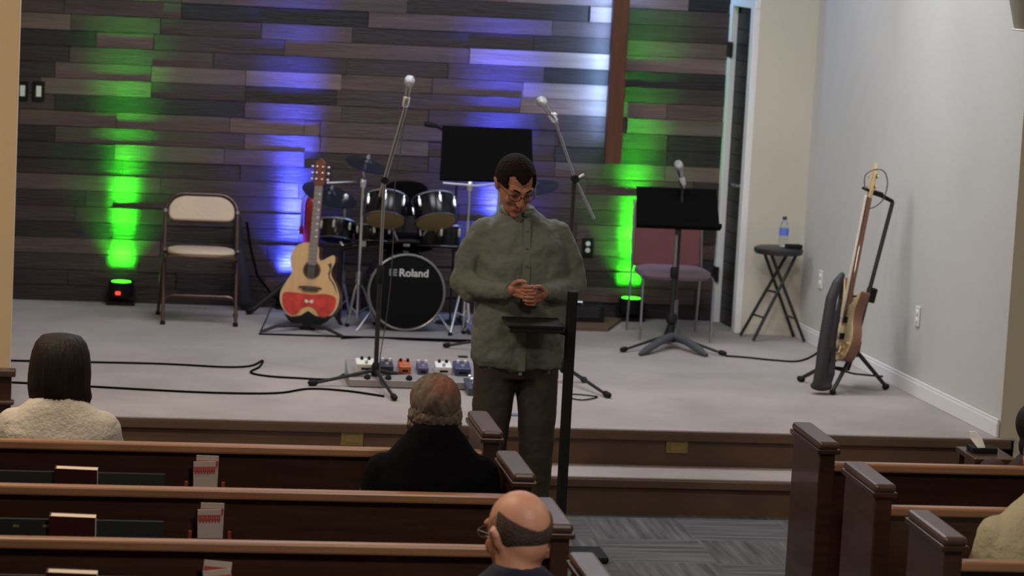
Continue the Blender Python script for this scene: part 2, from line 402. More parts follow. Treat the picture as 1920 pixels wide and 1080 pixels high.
# brass plates on the stage riser
brass = mat('aged_brass', (.32, .24, .09), .45, .6, noise=(.2, 20))
for px, py, lb in ((661, 824, 'brass cover plate on the stage riser, left behind the pew rail'), (1271, 838, 'brass cover plate on the stage riser above the carpeted step')):
    q = P(px, py, EDGE-.03)
    t = thing('floor_box_plate', lb, 'cover plate', (q.x, EDGE-.004, q.z))
    MB().box((0, 0, 0), (.115, .01, .075)).build('plate', brass, t, smooth=0, bevel=.003)
    MB().box((0, -.006, 0), (.07, .006, .045)).build('flap', brass, t, smooth=0, bevel=.002)

# ================================================================== CROSS with hidden light strip
crosswood = mat('stained_cross_wood', (.10, .033, .014), .5, noise=(.25, 4), stretch=(8, 8, .7))
qb = P(1149, 307, YW-.19); CX = qb.x; CZ = qb.z
t = thing('wooden_cross', 'tall stained wooden cross with a pale backlight, hung on the plank wall', 'cross', (CX, YW-.16, CZ))
MB().box((0, 0, 1.18), (.105, .07, 2.36)).build('upright', crosswood, t, smooth=0, bevel=.004)
MB().box((0, -.002, 1.72), (1.15, .074, .105)).build('crossbeam', crosswood, t, smooth=0, bevel=.004)
led = mat('cool_white_led', (.8, .9, 1), .5, emit=(.42, .62, 1), est=30)
for x, z, L_, E_ in ((-.034, 1.33, 2.3, 15), (.034, 1.72, 1.2, 9)):
    MB().box((x, .042, z), (.010, .010, L_)).build('light_strip', led, t, smooth=0)
    sg = -1 if x < 0 else 1
    area('cross_strip_light', (CX+x+sg*.006, YW-.112, CZ+z), .02, E_, (.28, .50, 1), target=(CX+sg*.42, YW+.06, CZ+z), sy=L_)
MB().box((0, .095, 1.2), (.03, .12, 1.9)).build('mount', black, t, smooth=0)

# ================================================================== UPLIGHTS
lens_m = {}
def uplight(px, py, colname, rgb, energy, label, deg=24, w2=1.0):
    b0 = G(px, py); x = b0.x; y = YW-.105
    t = thing('stage_uplight', label, 'stage light', (x, y, HS), (0, 0, 0))
    mb = MB(); mb.lathe([(.068, .05), (.078, .055), (.08, .145), (.074, .15), (.070, .15)], (0, 0, 0)); mb.build('housing', blackpl, t)
    mb = MB(); mb.box((0, 0, .015), (.18, .1, .02)); mb.box((-.087, 0, .055), (.008, .03, .09)); mb.box((.087, 0, .055), (.008, .03, .09)); mb.build('bracket', blackpl, t, smooth=0)
    if colname not in lens_m: lens_m[colname] = mat('lit_lens_'+colname, rgb, .3, emit=rgb, est=6)
    MB().lathe([(.062, .146), (.062, .152), (0, .153)], (0, 0, 0), seg=24).build('lens', lens_m[colname], t)
    if px < 300:
        MB().box((-.02, -.079, .085), (.03, .006, .02)).build('display', mat('red_led_display', (.5, .02, .02), .4, emit=(1, .03, .02), est=3), t, smooth=0)
    # LED array: a collimated disk close to the wall, plus its wide spill
    for sp_, en, tl, sz in ((30, energy*.36, 1.0, .14), (16, energy*.60, .28, .13), (26, energy*.55*w2, .10, .12), (80, energy*.42*w2, .22, .10)):
        l = bpy.data.lights.new('uplight_beam', 'AREA'); l.shape = 'DISK'; l.size = sz; l.energy = en; l.color = rgb; l.spread = radians(sp_)
        o = bpy.data.objects.new('uplight_beam', l); COL.objects.link(o); o.location = (x, y, HS+.156)
        o.rotation_euler = Vector((0, tl, 1)).to_track_quat('-Z', 'Y').to_euler()
GREEN = (.03, 1, .01); BLUE = (.055, .085, 1)
uplight(225, 556, 'green', GREEN, 11, 'black uplight throwing green light, left of the folding chair')
uplight(532, 558, 'blue', BLUE, 20, 'black uplight throwing blue light, behind the acoustic guitar', w2=1.4)
uplight(907, 574, 'blue', BLUE, 20, 'black uplight throwing blue light, hidden behind the drum kit', w2=2.0)
uplight(1158, 583, 'green', GREEN, 11, 'black uplight throwing green light, beneath the cross')

# ================================================================== SMALL BUILDERS
def cable(name, label, pts, r=.006, mt=None, sm=6):
    # Catmull-Rom through the points
    p = [Vector(q) for q in pts]; out = []
    for i in range(len(p)-1):
        a, b, c, d_ = p[max(i-1, 0)], p[i], p[i+1], p[min(i+2, len(p)-1)]
        for k in range(sm):
            u = k/sm; out.append(.5*((2*b)+(c-a)*u+(2*a-5*b+4*c-d_)*u*u+(3*b-a-3*c+d_)*u**3))
    out.append(p[-1])
    o = MB().tube(out, r, 6).build(name, mt or blackmat); return tag(o, label, 'cable')
def F(px, py, dz=.006): q = G(px, py); return (q.x, q.y, HS+dz)

def mic(parent, base, d, cl=True):
    """microphone along direction d from base, in the parent's space"""
    d = Vector(d).normalized(); base = Vector(base)
    g = MB(); g.lathe([(.010, 0), (.013, .06), (.018, .13), (.020, .135)], base, d, 18); h = g.build('microphone', dimchrome, parent)
    MB().lathe([(.018, .132), (.026, .142), (.029, .158), (.027, .175), (.017, .19), (0, .194)], base, d, 20).build('grille', mat('mic_mesh', (.55, .56, .58), .35, 1, bump=.5, bscale=900), h)
    MB().lathe([(.018, .02), (.020, .025), (.020, .07), (.018, .075)], base, d, 14).build('clip', chrome, h)

def tripod_base(parent, feet, hubz, rad=.011, mt=black, top=.04):
    for f in feet:
        f = Vector(f)
        l = MB().tube([(0, 0, hubz), (f.x*.98, f.y*.98, .014)], [rad, rad*.8], 8).build('leg', mt, parent)
        n = Vector((f.x, f.y, 0)).normalized()
        MB().cap((f.x*.93, f.y*.93, .020), rad*1.6, (f.x, f.y, .018), rad*1.5, 10).build('rubber_foot', blackpl, l)
    MB().lathe([(rad*1.8, hubz-.035), (rad*2.2, hubz-.02), (rad*2.2, hubz+.02), (rad*1.6, hubz+top)], (0, 0, 0)).build('hub', blackpl, parent)

# ================================================================== MIC STANDS
# left tall boom stand
base = G(703, 724); t = thing('microphone_stand', 'tall black boom microphone stand on a tripod beside the pedalboard', 'microphone stand', (base.x, base.y, HS))
feet = [G(582, 724)-base, G(740, 752)-base, G(850, 722)-base, ]
tripod_base(t, feet, .09)
B = base.y
piv = P(721, 338, B)-Vector((base.x, B, HS)); tip = P(762, 196, B-.05)-Vector((base.x, B, HS)); btm = P(712, 372, B+.02)-Vector((base.x, B, HS))
MB().tube([(0, 0, .05), (0, 0, .62)], .013, 12).build('lower_tube', black, t)
MB().tube([(0, 0, .6), (0, 0, piv.z)], .009, 12).build('upper_tube', dimchrome, t)
MB().lathe([(.019, .57), (.021, .58), (.021, .66), (.017, .67)]).build('height_clutch', blackpl, t)
mb = MB(); mb.tube([btm, piv+Vector((0, 0, 0)), tip], .0115, 10); bo = mb.build('boom_arm', dimchrome, t)
MB().lathe([(.02, -.02), (.02, .02)], piv, (0, 1, 0), 16).build('pivot_knob', blackpl, bo)
MB().cap(btm, .017, btm+(btm-piv).normalized()*.05, .017, 12).build('counterweight', blackpl, bo)
mic(t, tip-Vector((.008, 0, .03)), (.012, -.02, .12))
cable('microphone_cable', 'black microphone cable hanging from the tall left microphone stand',
      [P(764, 196, B), P(757, 240, B-.03), P(748, 300, B-.05), P(741, 340, B-.03), P(738, 430, B-.03), P(733, 520, B-.03), P(724, 600, B), P(712, 680, B-.02), (base.x+.04, B-.06, HS+.012), (base.x+.2, B+.2, HS+.01)], .0032, mat('grey_cable', (.05, .05, .055), .5))
# second boom stand behind the speaker
base = G(1056, 716); t = thing('microphone_stand', 'black boom microphone stand to the right of the man in the olive shirt', 'microphone stand', (base.x, base.y, HS))
feet = [G(1141, 747)-base, G(1096, 718)-base, G(960, 728)-base]
tripod_base(t, feet, .09)
B = base.y; O = Vector((base.x, B, HS))
piv = P(1078, 335, B)-O; tip = P(1040, 225, B-.05)-O; btm = P(1114, 410, B+.03)-O
MB().tube([(0, 0, .05), (0, 0, piv.z)], .012, 12).build('tube', black, t)
MB().lathe([(.021, .72), (.023, .73), (.023, .81), (.017, .82)]).build('height_clutch', blackpl, t)
bo = MB().tube([btm, piv, tip], .008, 10).build('boom_arm', dimchrome, t)
MB().lathe([(.022, -.03), (.022, .02)], piv, (0, 1, 0), 16).build('pivot_knob', blackpl, bo)
MB().tube([piv+V(0, -.02, .0), piv+V(.045, -.03, .03)], .007, 8).build('wing_screw', chrome, bo)
mic(t, tip+Vector((.015, .0, -.02)), P(1020, 196, B-.08)-P(1040, 225, B-.05))
MB().cap(P(1034, 212, B-.05)-O, .008, P(1042, 215, B-.05)-O, .01, 10).build('clip_screw', chrome, t)
# third: straight stand with a heavy arched base behind the right music stand
base = G(1262, 652); t = thing('microphone_stand', 'straight microphone stand with a wide grey base behind the right music stand', 'microphone stand', (base.x, base.y, HS))
greycast = mat('grey_cast_iron', (.06, .065, .075), .5)
for a, n_ in ((G(1200, 668)-base, 0), (G(1325, 670)-base, 0), (V(0, .2, 0), 0)):
    MB().tube([(0, 0, .075), (a.x*.4, a.y*.4, .062), (a.x*.8, a.y*.8, .03), (a.x, a.y, .012)], [.03, .026, .024, .012], 10).build('leg', greycast, t)
MB().lathe([(.05, .05), (.045, .09), (.018, .13), (.016, .3)], seg=20).build('hub', greycast, t)
B = base.y; O = Vector((base.x, B, HS)); top = P(1275, 345, B)-O
MB().tube([(0, 0, .1), (0, 0, top.z)], .009, 12).build('tube', black, t)
mic(t, (0, -.03, top.z-.02), P(1268, 300, B-.05)-P(1276, 336, B))

# ================================================================== MUSIC STANDS
def music_stand(px, py, desk_c, desk_w, desk_h, label, feetpx=None, tilt=22, pole=.012, Ydesk=None, yaw=0):
    base = G(px, py); O = Vector((base.x, base.y, HS))
    t = thing('music_stand', label, 'music stand', O)
    if feetpx: feet = [G(*f)-base for f in feetpx]
    else: feet = [V(-.28, .1, 0), V(.28, .1, 0), V(.02, -.3, 0)]
    tripod_base(t, feet, .085, rad=.010, top=.10)
    c = P(*desk_c, base.y-.02)-O
    MB().tube([(0, 0, .05), (0, 0, c.z*.55)], pole*1.15, 12).build('lower_tube', black, t)
    MB().tube([(0, 0, c.z*.5), (0, 0, c.z-.1)], pole*.8, 12).build('upper_tube', dimchrome, t)
    MB().lathe([(.02, c.z*.5), (.024, c.z*.5+.01), (.024, c.z*.5+.06), (.018, c.z*.5+.07)]).build('height_clutch', blackpl, t)
    dk = thing('x', None, None); bpy.data.objects.remove(dk)
    mb = MB(); hw, hh = desk_w/2, desk_h/2
    pts = [(-hw, -hh), (hw, -hh), (hw-.012, hh), (-hw+.012, hh)]
    mb.prism(pts, -.0025, .0025); mb.box((0, -.03, -hh+.003), (desk_w, .06, .006)); mb.box((0, -.058, -hh+.014), (desk_w, .004, .022))
    dko = mb.build('desk', blackmat, t, smooth=0, bevel=.002, loc=c, rot=(radians(-tilt), 0, radians(yaw)))
    mb = MB(); mb.box((0, .02, -.05), (.07, .03, .05)); mb.tube([(0, .02, -.06), (0, .03, -.16)], .012, 10)
    mb.build('desk_bracket', black, dko, smooth=40)
    return t, dko, O
tr, dk, O = music_stand(1256, 652, (1270, 391), .525, .27, 'black music stand in front of the maroon chair', [(1166, 661), (1358, 668), (1262, 636)], tilt=26)
MB().lathe([(.045, .04), (.05, .06), (.03, .12), (.022, .15), (.034, .16), (.034, .2), (.018, .22)], seg=20).build('base_casting', blackpl, tr)
tr, dk, O = music_stand(925, 660, (913, 290), .56, .33, 'black music stand with a wide desk behind the man in the olive shirt', None, tilt=14, yaw=0)

# speaker's own stand: thick square post, flat desk to its side, plate foot
q0 = P(1045, 934, 13.12); fb = V(q0.x+.02, 13.12, 0)
t = thing('lectern_stand', 'thick black post with a thin flat desk in front of the man in olive', 'lectern stand', fb)
topz = P(1062, 545, 13.12).z
MB().box((0, 0, topz/2+.01), (.044, .05, topz-.02)).build('post', blackpl, t, smooth=0, bevel=.006)
MB().box((-.06, -.06, .018), (.54, .24, .03)).build('foot_plate', blackpl, t, smooth=0, bevel=.01)
dc = P(1000, 607, 13.1)-fb
mb = MB(); mb.prism([(-.145, -.02), (-.095, .032), (.14, .032), (.14, -.02)], -.16, .0); 
MB().box((dc.x, dc.y+.0, dc.z+.004), (.27, .22, .016), (radians(2), 0, 0)).build('desk', blackpl, t, smooth=0, bevel=.004); mb.bm.free()
MB().box((dc.x, dc.y-.1, dc.z-.012), (.25, .012, .035)).build('desk_lip', blackpl, t, smooth=0, bevel=.003)
MB().tube([(dc.x+.05, dc.y, dc.z-.01), (0, 0, dc.z-.05)], .012, 8).build('desk_arm', blackpl, t)

# ================================================================== CHAIRS
brownmetal = mat('brown_enamel_tube', (.10, .06, .055), .25, .6)
creamvinyl = mat('cream_vinyl', (.56, .45, .33), .5, noise=(.06, 6), bump=.1, bscale=80)
FL = G(305, 609); FR = G(441, 612)
cx = (FL.x+FR.x)/2; hw = (FR.x-FL.x)/2; yaw = math.atan2(FR.y-FL.y, FR.x-FL.x)
t = thing('folding_chair', 'brown metal folding chair with cream padded back and seat by the plank wall', 'chair', (cx, (FL.y+FR.y)/2, HS), (0, 0, 0))
def bend(a, b, n=5, cc=None): return [a.lerp(cc, i/n*1.0).lerp(cc.lerp(b, i/n), i/n) for i in range(n+1)]
# front legs run up into the arched back (leaning back)
hb = .78; lean = .30
def sidept(s, z): return V(s*(hw-.0*z), z/hb*lean, z)
arch = [sidept(-1, .01), sidept(-1, .35), sidept(-1, .62)] + bend(sidept(-1, .67), V(-hw+.11, lean, hb), 6, V(-hw+.01, lean*.98, hb-.01)) + \
       bend(V(hw-.11, lean, hb), sidept(1, .67), 6, V(hw-.01, lean*.98, hb-.01)) + [sidept(1, .62), sidept(1, .35), sidept(1, .01)]
MB().tube(arch, .0115, 10).build('frame', brownmetal, t)
for s in (-1, 1):
    lg = MB().tube([(s*(hw+.0), .06, .46), (s*(hw+.012), .25, .30), (s*(hw+.02), .42, .01)], .0105, 10).build('rear_leg', brownmetal, t)
    MB().lathe([(.015, 0), (.015, .02), (.012, .022)], (s*(hw+.02), .42, 0)).build('foot_cap', blackpl, lg)
    MB().lathe([(.016, 0), (.016, .022), (.012, .024)], (s*hw, .004, 0)).build('foot_cap', blackpl, t)
    MB().box((s*(hw-.006), .12, .43), (.012, .30, .025), (.05, 0, 0)).build('seat_hinge', brownmetal, t, smooth=0, bevel=.003)
    MB().lathe([(.011, 0), (.011, .01)], (s*(hw-.0), lean*.87-.012, .68), (0, -1, 0), 12).build('rivet', chrome, t)
MB().tube([V(-hw, .075, .10)]+bend(V(-hw, .08, .12), V(-hw+.06, .09, .17), 4, V(-hw+.005, .09, .17))+bend(V(hw-.06, .09, .17), V(hw, .08, .12), 4, V(hw-.005, .09, .17)), .009, 8).build('stretcher', brownmetal, t)
MB().tube([(-hw-.01, .36, .12), (hw+.01, .36, .12)], .008, 8).build('stretcher', brownmetal, t)
mb = MB(); mb.loft([(0, 0, -.018, hw-.025, .18), (0, 0, 0, hw-.015, .195), (0, 0, .014, hw-.02, .19), (0, 0, .022, hw-.05, .16)], 32, 3.2)
mb.build('seat', creamvinyl, t, loc=(0, .11, .445), rot=(radians(-2), 0, 0))
MB().box((0, .11, .425), (2*hw-.03, .36, .02)).build('seat_pan', brownmetal, t, smooth=0, bevel=.006)
ol = []
W_, H_ = hw-.02, .075
for k in range(9): a = pi-k*pi/2/8*1.0; ol.append((-(W_-.11)+.11*cos(a), -.02+.095*sin(a)))
for k in range(9): a = pi/2-k*pi/2/8; ol.append(((W_-.11)+.11*cos(a), -.02+.095*sin(a)))
for k in range(5): a = -k*pi/2/4; ol.append(((W_-.04)+.04*cos(a), -.04+.04*sin(a)))
for k in range(5): a = -pi/2-k*pi/2/4; ol.append((-(W_-.04)+.04*cos(a), -.04+.04*sin(a)))
MB().prism(ol, -.02, .012).build('backrest', creamvinyl, t, smooth=50, bevel=.008, loc=(0, lean*.87+.0, .695), rot=(radians(-20), 0, 0))
MB().prism([(x*1.02, z*1.04-.002) for x, z in ol], .0, .012).build('backrest_shell', brownmetal, t, smooth=50, loc=(0, lean*.87+.013, .695), rot=(radians(-20), 0, 0))

# maroon stacking chair
maroon = mat('maroon_fabric', (.17, .055, .06), .85, noise=(.12, 5), bump=.15, bscale=150)
mauve = mat('mauve_fabric', (.20, .15, .19), .85, noise=(.12, 5), bump=.15, bscale=150)
FL = G(1182, 646); FR = G(1318, 646); cx = (FL.x+FR.x)/2
t = thing('stacking_chair', 'maroon backed chair with mauve seat and thin metal legs beside the door', 'chair', (cx+.078, 17.52, HS))
hw = .225
for s in (-1, 1):
    MB().tube([(s*hw, 0, .005), (s*hw, .01, .385), (s*hw, .06, .40)], .008, 8).build('leg', dimchrome, t)
    MB().tube([(s*hw, .46, .005), (s*hw, .40, .42), (s*(hw-.005), .46, .84)], .008, 8).build('leg', dimchrome, t)
mb = MB(); mb.loft([(0, 0, -.02, hw-.012, .2), (0, 0, 0, hw+.005, .215), (0, 0, .025, hw, .21), (0, 0, .038, hw-.04, .17)], 32, 4)
mb.build('seat', mauve, t, loc=(0, .2, .405))
MB().box((0, 0, 0), (2*hw-.012, .035, .40), (0, 0, 0)).build('backrest', maroon, t, smooth=40, bevel=.014, loc=(0, .435, .62), rot=(radians(-8), 0, 0))

# ================================================================== STOOL + BOTTLE
sc = (G(1388, 631)+G(1412, 641)+G(1508, 643)+G(1488, 633))/4
top = P(1461, 463, sc.y); H = top.z-HS
t = thing('folding_stool', 'black round folding stool with crossed legs in the corner by the door', 'stool', (sc.x, sc.y, HS))
MB().lathe([(.12, -.02), (.15, -.018), (.158, 0), (.155, .016), (.135, .024), (0, .026)], (0, 0, H-.024), seg=36).build('seat', mat('black_vinyl', (.02, .022, .026), .4), t)
F4 = [G(1388, 631), G(1412, 641), G(1508, 643), G(1488, 633)]
T4 = [P(1476, 476, sc.y+.04), P(1494, 476, sc.y-.04), P(1446, 476, sc.y-.04), P(1434, 476, sc.y+.04)]
for f, tp, s in zip(F4, T4, (0, 1, 2, 3)):
    f = f-Vector((sc.x, sc.y, HS)); tp = tp-Vector((sc.x, sc.y, HS)); f.z = .008
    MB().tube([f, tp], .0105, 10).build('leg', black, t)
a, b = [(q-Vector((sc.x, sc.y, HS))) for q in F4[:2]]; c, d_ = [(q-Vector((sc.x, sc.y, HS))) for q in F4[2:]]
ta, tb, tc_, td = [(q-Vector((sc.x, sc.y, HS))) for q in T4]
MB().tube([a.lerp(ta, .27), b.lerp(tb, .27)], .007, 8).build('crossbar', black, t)
MB().tube([c.lerp(tc_, .27), d_.lerp(td, .27)], .007, 8).build('crossbar', black, t)
MB().tube([a.lerp(ta, .56), b.lerp(tb, .56)], .007, 8).build('crossbar', black, t)
plas = mat('clear_bottle_plastic', (.85, .9, .95), .05, trans=.9, spec=.6)
t = thing('water_bottle', 'clear plastic water bottle with a blue label standing on the black stool', 'bottle', (P(1469, 460, sc.y).x, sc.y+.01, HS+H))
MB().lathe([(.026, .003), (.030, .01), (.030, .06), (.028, .07), (.030, .08), (.030, .12), (.024, .145), (.012, .165), (.012, .178)], seg=24).build('bottle_body', plas, t)
MB().lathe([(.0308, .075), (.0308, .118)], seg=24).build('label_band', mat('blue_label', (.12, .2, .75), .5), t)
MB().lathe([(.014, .174), (.014, .192), (.012, .194)], seg=18).build('cap', mat('navy_cap', (.03, .04, .12), .4), t)
q = P(1484, 464, sc.y)
o = MB().box((0, 0, .013), (.105, .06, .026)).build('case', blackpl, None, smooth=0, bevel=.006, loc=(q.x+.0, sc.y-.055, HS+H), rot=(0, 0, .1))
tag(o, 'small black case lying on the stool beside the water bottle', 'case')

# ================================================================== GUITARS
natural = mat('natural_spruce', (.66, .42, .20), .3, noise=(.12, 3), stretch=(18, 1, 1), coat=.4)
darkside = mat('mahogany_side', (.16, .06, .025), .3, noise=(.25, 4), coat=.4)
rosewood = mat('rosewood', (.07, .045, .035), .4, noise=(.2, 12))
neckwood = mat('neck_maple', (.32, .18, .09), .35)
def smooth_closed(pts, n=6):
    out = []; m_ = len(pts)
    for i in range(m_):
        a, b, c, d_ = [Vector(pts[(i+k) % m_]) for k in (-1, 0, 1, 2)]
        for k in range(n):
            u = k/n; out.append(tuple(.5*((2*b)+(c-a)*u+(2*a-5*b+4*c-d_)*u*u+(3*b-a-3*c+d_)*u**3)))
    return out
def place(o, origin, up, normal):
    """local z along up, local -y along normal"""
    z = Vector(up).normalized(); y = -Vector(normal); y = (y-z*y.dot(z)).normalized(); x = y.cross(z)
    m_ = Matrix((x, y, z)).transposed().to_4x4(); m_.translation = Vector(origin); o.matrix_world = m_
gt = thing('acoustic_guitar', 'natural acoustic guitar with a red lower bout on a low black stand', 'guitar')
bot = P(577, 599, 17.52); tp = P(603, 297, 17.66)
upv = tp-bot; GL = upv.length; k = GL/1.03
place(gt, bot, upv, V(-.33, -1, .12))
S = lambda *p: tuple(v*k for v in p)
ol = smooth_closed([(0, 0), (.11, .012), (.175, .075), (.19, .15), (.165, .225), (.128, .285), (.125, .33), (.142, .375), (.135, .415), (.10, .40), (.055, .375), (.035, .40), (.030, .455), (0, .478), (-.06, .483), (-.115, .455), (-.143, .40), (-.140, .345), (-.125, .29), (-.160, .225), (-.19, .15), (-.175, .075), (-.11, .012)], 4)
ol = [S(*q) for q in ol]
body = MB().prism(ol, .0, .10).build('body', darkside, gt, smooth=40)
MB().prism(ol, -.004, .0005).build('soundboard', natural, body, smooth=40)
bind = MB(); bind.tube([(x*1.005, -.003, z*1.003) for x, z in ol]+[(ol[0][0], -.003, ol[0][1])], .003, 6, False); bind.build('binding', mat('cream_binding', (.6, .5, .33), .4), body)
MB().lathe([(.052*k, 0), (.052*k, .002)], (0, -.0045, .315*k), (0, -1, 0), 32).build('soundhole', mat('soundhole_dark', (.03, .018, .012), .8), body)
MB().lathe([(.060*k, 0), (.060*k, .001)], (0, -.0035, .315*k), (0, -1, 0), 32).build('rosette', mat('rosette_brown', (.25, .13, .07), .5), body)
redp = mat('red_lacquer', (.55, .045, .035), .45, noise=(.35, 22))
rp = smooth_closed([(-.172, .155), (-.10, .165), (0, .160), (.10, .17), (.165, .155), (.175, .11), (.155, .06), (.11, .022), (.075, .03), (.04, .07), (0, .085), (-.04, .07), (-.075, .03), (-.12, .024), (-.165, .07)], 4)
MB().prism([S(*q) for q in rp], -.0075, -.004).build('pickguard', redp, body, smooth=0)
mb = MB()
for sx in (-1, 1): mb.prism(smooth_closed([S(sx*.006, .118), S(sx*.022, .128), S(sx*.028, .112), S(sx*.012, .104)], 3), -.0095, -.0074)
mb.prism([S(0, .108), S(.006, .113), S(0, .118), S(-.006, .113)], -.0095, -.0074)
mb.build('emblem', mat('pearl', (.7, .66, .6), .3), body, smooth=0)
mb = MB(); mb.prism(smooth_closed([S(-.078, .205), S(-.05, .196), S(-.045, .182), S(.045, .182), S(.05, .196), S(.078, .205), S(.04, .212), S(-.04, .212)], 3), -.014, -.004); br = mb.build('bridge', rosewood, body, smooth=0)
mb = MB()
mb.prism([S(.10, .36), S(.125, .37), S(.13, .33), S(.118, .29), S(.128, .27), S(.16, .23), S(.172, .19), S(.176, .16), S(.170, .19), S(.15, .23), S(.118, .27), S(.108, .3), S(.118, .335)], -.0052, -.0038).build('inlay_line', rosewood, body, smooth=0)
nk = MB().box((0, -.002, .62*k), (.050*k, .02, .46*k)).build('neck', neckwood, gt, smooth=0, bevel=.005)
fbm = MB().box((0, -.0135, .60*k), (.052*k, .006, .50*k)).build('fretboard', mat('fretboard_grey', (.20, .16, .15), .5, noise=(.1, 30)), nk, smooth=0, bevel=.001)
for i in range(18):
    z = (.845-(.0357*i*(1-.011*i)))*k
    MB().box((0, -.0172, z), (.050*k, .0015, .0016)).build('fret', chrome, nk, smooth=0)
for i, z in enumerate((.80, .75, .70, .655, .61, .57, .53)):
    MB().box((.012, -.0175, z*k), (.012, .002, .007)).build('inlay', mat('pearl'.replace('pearl', 'pearl_inlay'), (.85, .85, .85), .3), nk, smooth=0)
hd = MB().prism([S(-.026, .85), S(.026, .85), S(.036, .88), (.034*k, 1.0*k), S(.012, 1.02), S(0, 1.032), S(-.012, 1.02), (-.034*k, 1.0*k), S(-.036, .88)], -.014, .002).build('headstock', mat('reddish_headstock', (.16, .05, .035), .35), gt, smooth=0, bevel=.002)
for s in (-1, 1):
    for z in (.895, .935, .975):
        MB().lathe([(.006, 0), (.006, .012), (.003, .014)], (s*.019*k, -.013, z*k), (0, -1, 0), 10).build('tuning_post', chrome, hd)
        MB().ell((s*.052*k, -.004, z*k), (.011, .006, .008), sub=2).build('tuning_peg', chrome, hd)
mb = MB()
for i in range(6):
    x = (-.02+.008*i)*k; mb.tube([(x, -.019, .20*k), (x*.8, -.019, .855*k)], .0007, 4)
mb.build('strings', chrome, gt)
# its stand
lo = G(565, 628); t = thing('guitar_stand', 'low black folding stand holding the acoustic guitar', 'guitar stand', (lo.x, 17.45, HS))
O = Vector((lo.x, 17.45, HS))
cr = P(577, 597, 17.5)-O
for px, py in ((489, 626), (642, 634)):
    q = G(px, py)-O; MB().tube([cr+V(0, 0, -.04), V(q.x*.6, q.y*.6, .045), V(q.x, q.y, .012)], [.014, .011, .009], 8).build('leg', black, t)
MB().tube([cr+V(0, .02, -.04), V(cr.x+.05, .34, .012)], .011, 8).build('leg', black, t)
MB().prism([(-.15, .03), (-.12, -.01), (-.05, -.055), (.05, -.055), (.12, -.01), (.15, .03), (.10, .012), (.045, .02), (0, .05), (-.045, .02), (-.10, .012)], -.055, -.028).build('cradle', blackpl, t, smooth=0, bevel=.006, loc=cr+V(0, .02, 0))
MB().box((0, 0, 0), (.09, .16, .03)).build('yoke', blackpl, t, smooth=0, bevel=.006, loc=cr+V(0, .05, -.055))
MB().tube([cr+V(0, .04, -.05), cr+V(.03, .17, .2)], .01, 8).build('back_support', black, t)

# bass guitar leaning in a tubular stand by the right wall
BY = 15.85
goldf = mat('figured_gold_maple', (.55, .42, .20), .3, noise=(.35, 14), coat=.4)
bt = thing('bass_guitar', 'brown and gold bass guitar held in the tall black stand by the grey wall', 'guitar')
bot = P(1570, 676, 15.80); tp = P(1643, 306, 15.98)
upv = tp-bot; k = upv.length/1.15
place(bt, bot, upv, V(-1, -.10, .2))
S = lambda *p: tuple(v*k for v in p)
ol = smooth_closed([(0, 0), (.10, .01), (.158, .08), (.155, .16), (.118, .235), (.118, .30), (.152, .375), (.150, .405), (.105, .37), (.05, .33), (0, .325), (-.05, .35), (-.10, .42), (-.143, .485), (-.16, .46), (-.135, .36), (-.118, .28), (-.15, .18), (-.165, .09), (-.10, .012)], 4)
ol = [S(*q) for q in ol]
body = MB().prism(ol, 0, .055).build('body', mat('walnut_body', (.19, .085, .05), .3, coat=.4), bt, smooth=40, bevel=.008)
MB().prism([(x*.95, z*.975+.006) for x, z in ol], -.005, .001).build('top', goldf, body, smooth=40)
for z in (.14, .235): MB().box((0, -.012, z*k), (.095, .016, .034)).build('pickup', blackpl, body, smooth=0, bevel=.003)
MB().box((0, -.012, .065*k), (.09, .016, .045)).build('bridge', mat('gold_hardware', (.75, .55, .22), .25, 1), body, smooth=0, bevel=.003)
for x, z in ((.10, .06), (.115, .10), (.075, .035)): MB().lathe([(.010, 0), (.010, .014), (.008, .016)], (x*k, -.004, z*k), (0, -1, 0), 14).build('knob', MATS['gold_hardware'], body)
nk = MB().box((0, -.004, .62*k), (.048*k, .024, .66*k)).build('neck', darkside, bt, smooth=0, bevel=.005)
MB().box((0, -.018, .60*k), (.050*k, .006, .70*k)).build('fretboard', rosewood, nk, smooth=0)
hd = MB().prism([S(-.022, .94), S(.022, .94), S(.032, .99), S(.030, 1.09), S(.012, 1.15), S(-.02, 1.14), S(-.035, 1.08), S(-.03, .98)], -.012, .006).build('headstock', mat('pale_headstock', (.55, .42, .24), .4), bt, smooth=0, bevel=.002)
for s in (-1, 1):
    for z in (1.01, 1.07): MB().ell((s*.05*k, 0, z*k), (.018, .006, .014), sub=2).build('tuning_peg', MATS['gold_hardware'], hd)
mb = MB()
for i in range(4): x = (-.0165+.011*i)*k; mb.tube([(x, -.024, .07*k), (x*.8, -.024, .96*k)], .0012, 4)
mb.build('strings', chrome, bt)
# stand
hub = P(1603, 655, 15.86)
t = thing('guitar_stand', 'tall black tubular stand holding the bass guitar by the right wall', 'guitar stand', (hub.x, hub.y, HS)); O = Vector((hub.x, hub.y, HS))
topp = P(1674, 378, 15.98)-O; hb_ = hub-O
for px, py in ((1499, 716), (1560, 741), (1662, 731)):
    q = G(px, py)-O
    l = MB().tube([hb_, V(q.x, q.y, .016)], [.013, .011], 10).build('leg', black, t)
    MB().cap(V(q.x, q.y, .018)*.95, .017, V(q.x, q.y, .02), .017, 10).build('rubber_foot', blackpl, l)
MB().tube([hb_-V(.01, 0, .02), topp], .0125, 12).build('pole', black, t)
MB().lathe([(.028, -.04), (.03, 0), (.028, .05)], hb_, topp-hb_, 14).build('hub', blackpl, t)
mid = P(1633, 553, 15.93)-O
MB().box((0, 0, 0), (.05, .06, .085), (0, .2, 0)).build('height_clamp', blackpl, t, smooth=0, bevel=.006, loc=mid)
ya = P(1617, 352, 15.95)-O
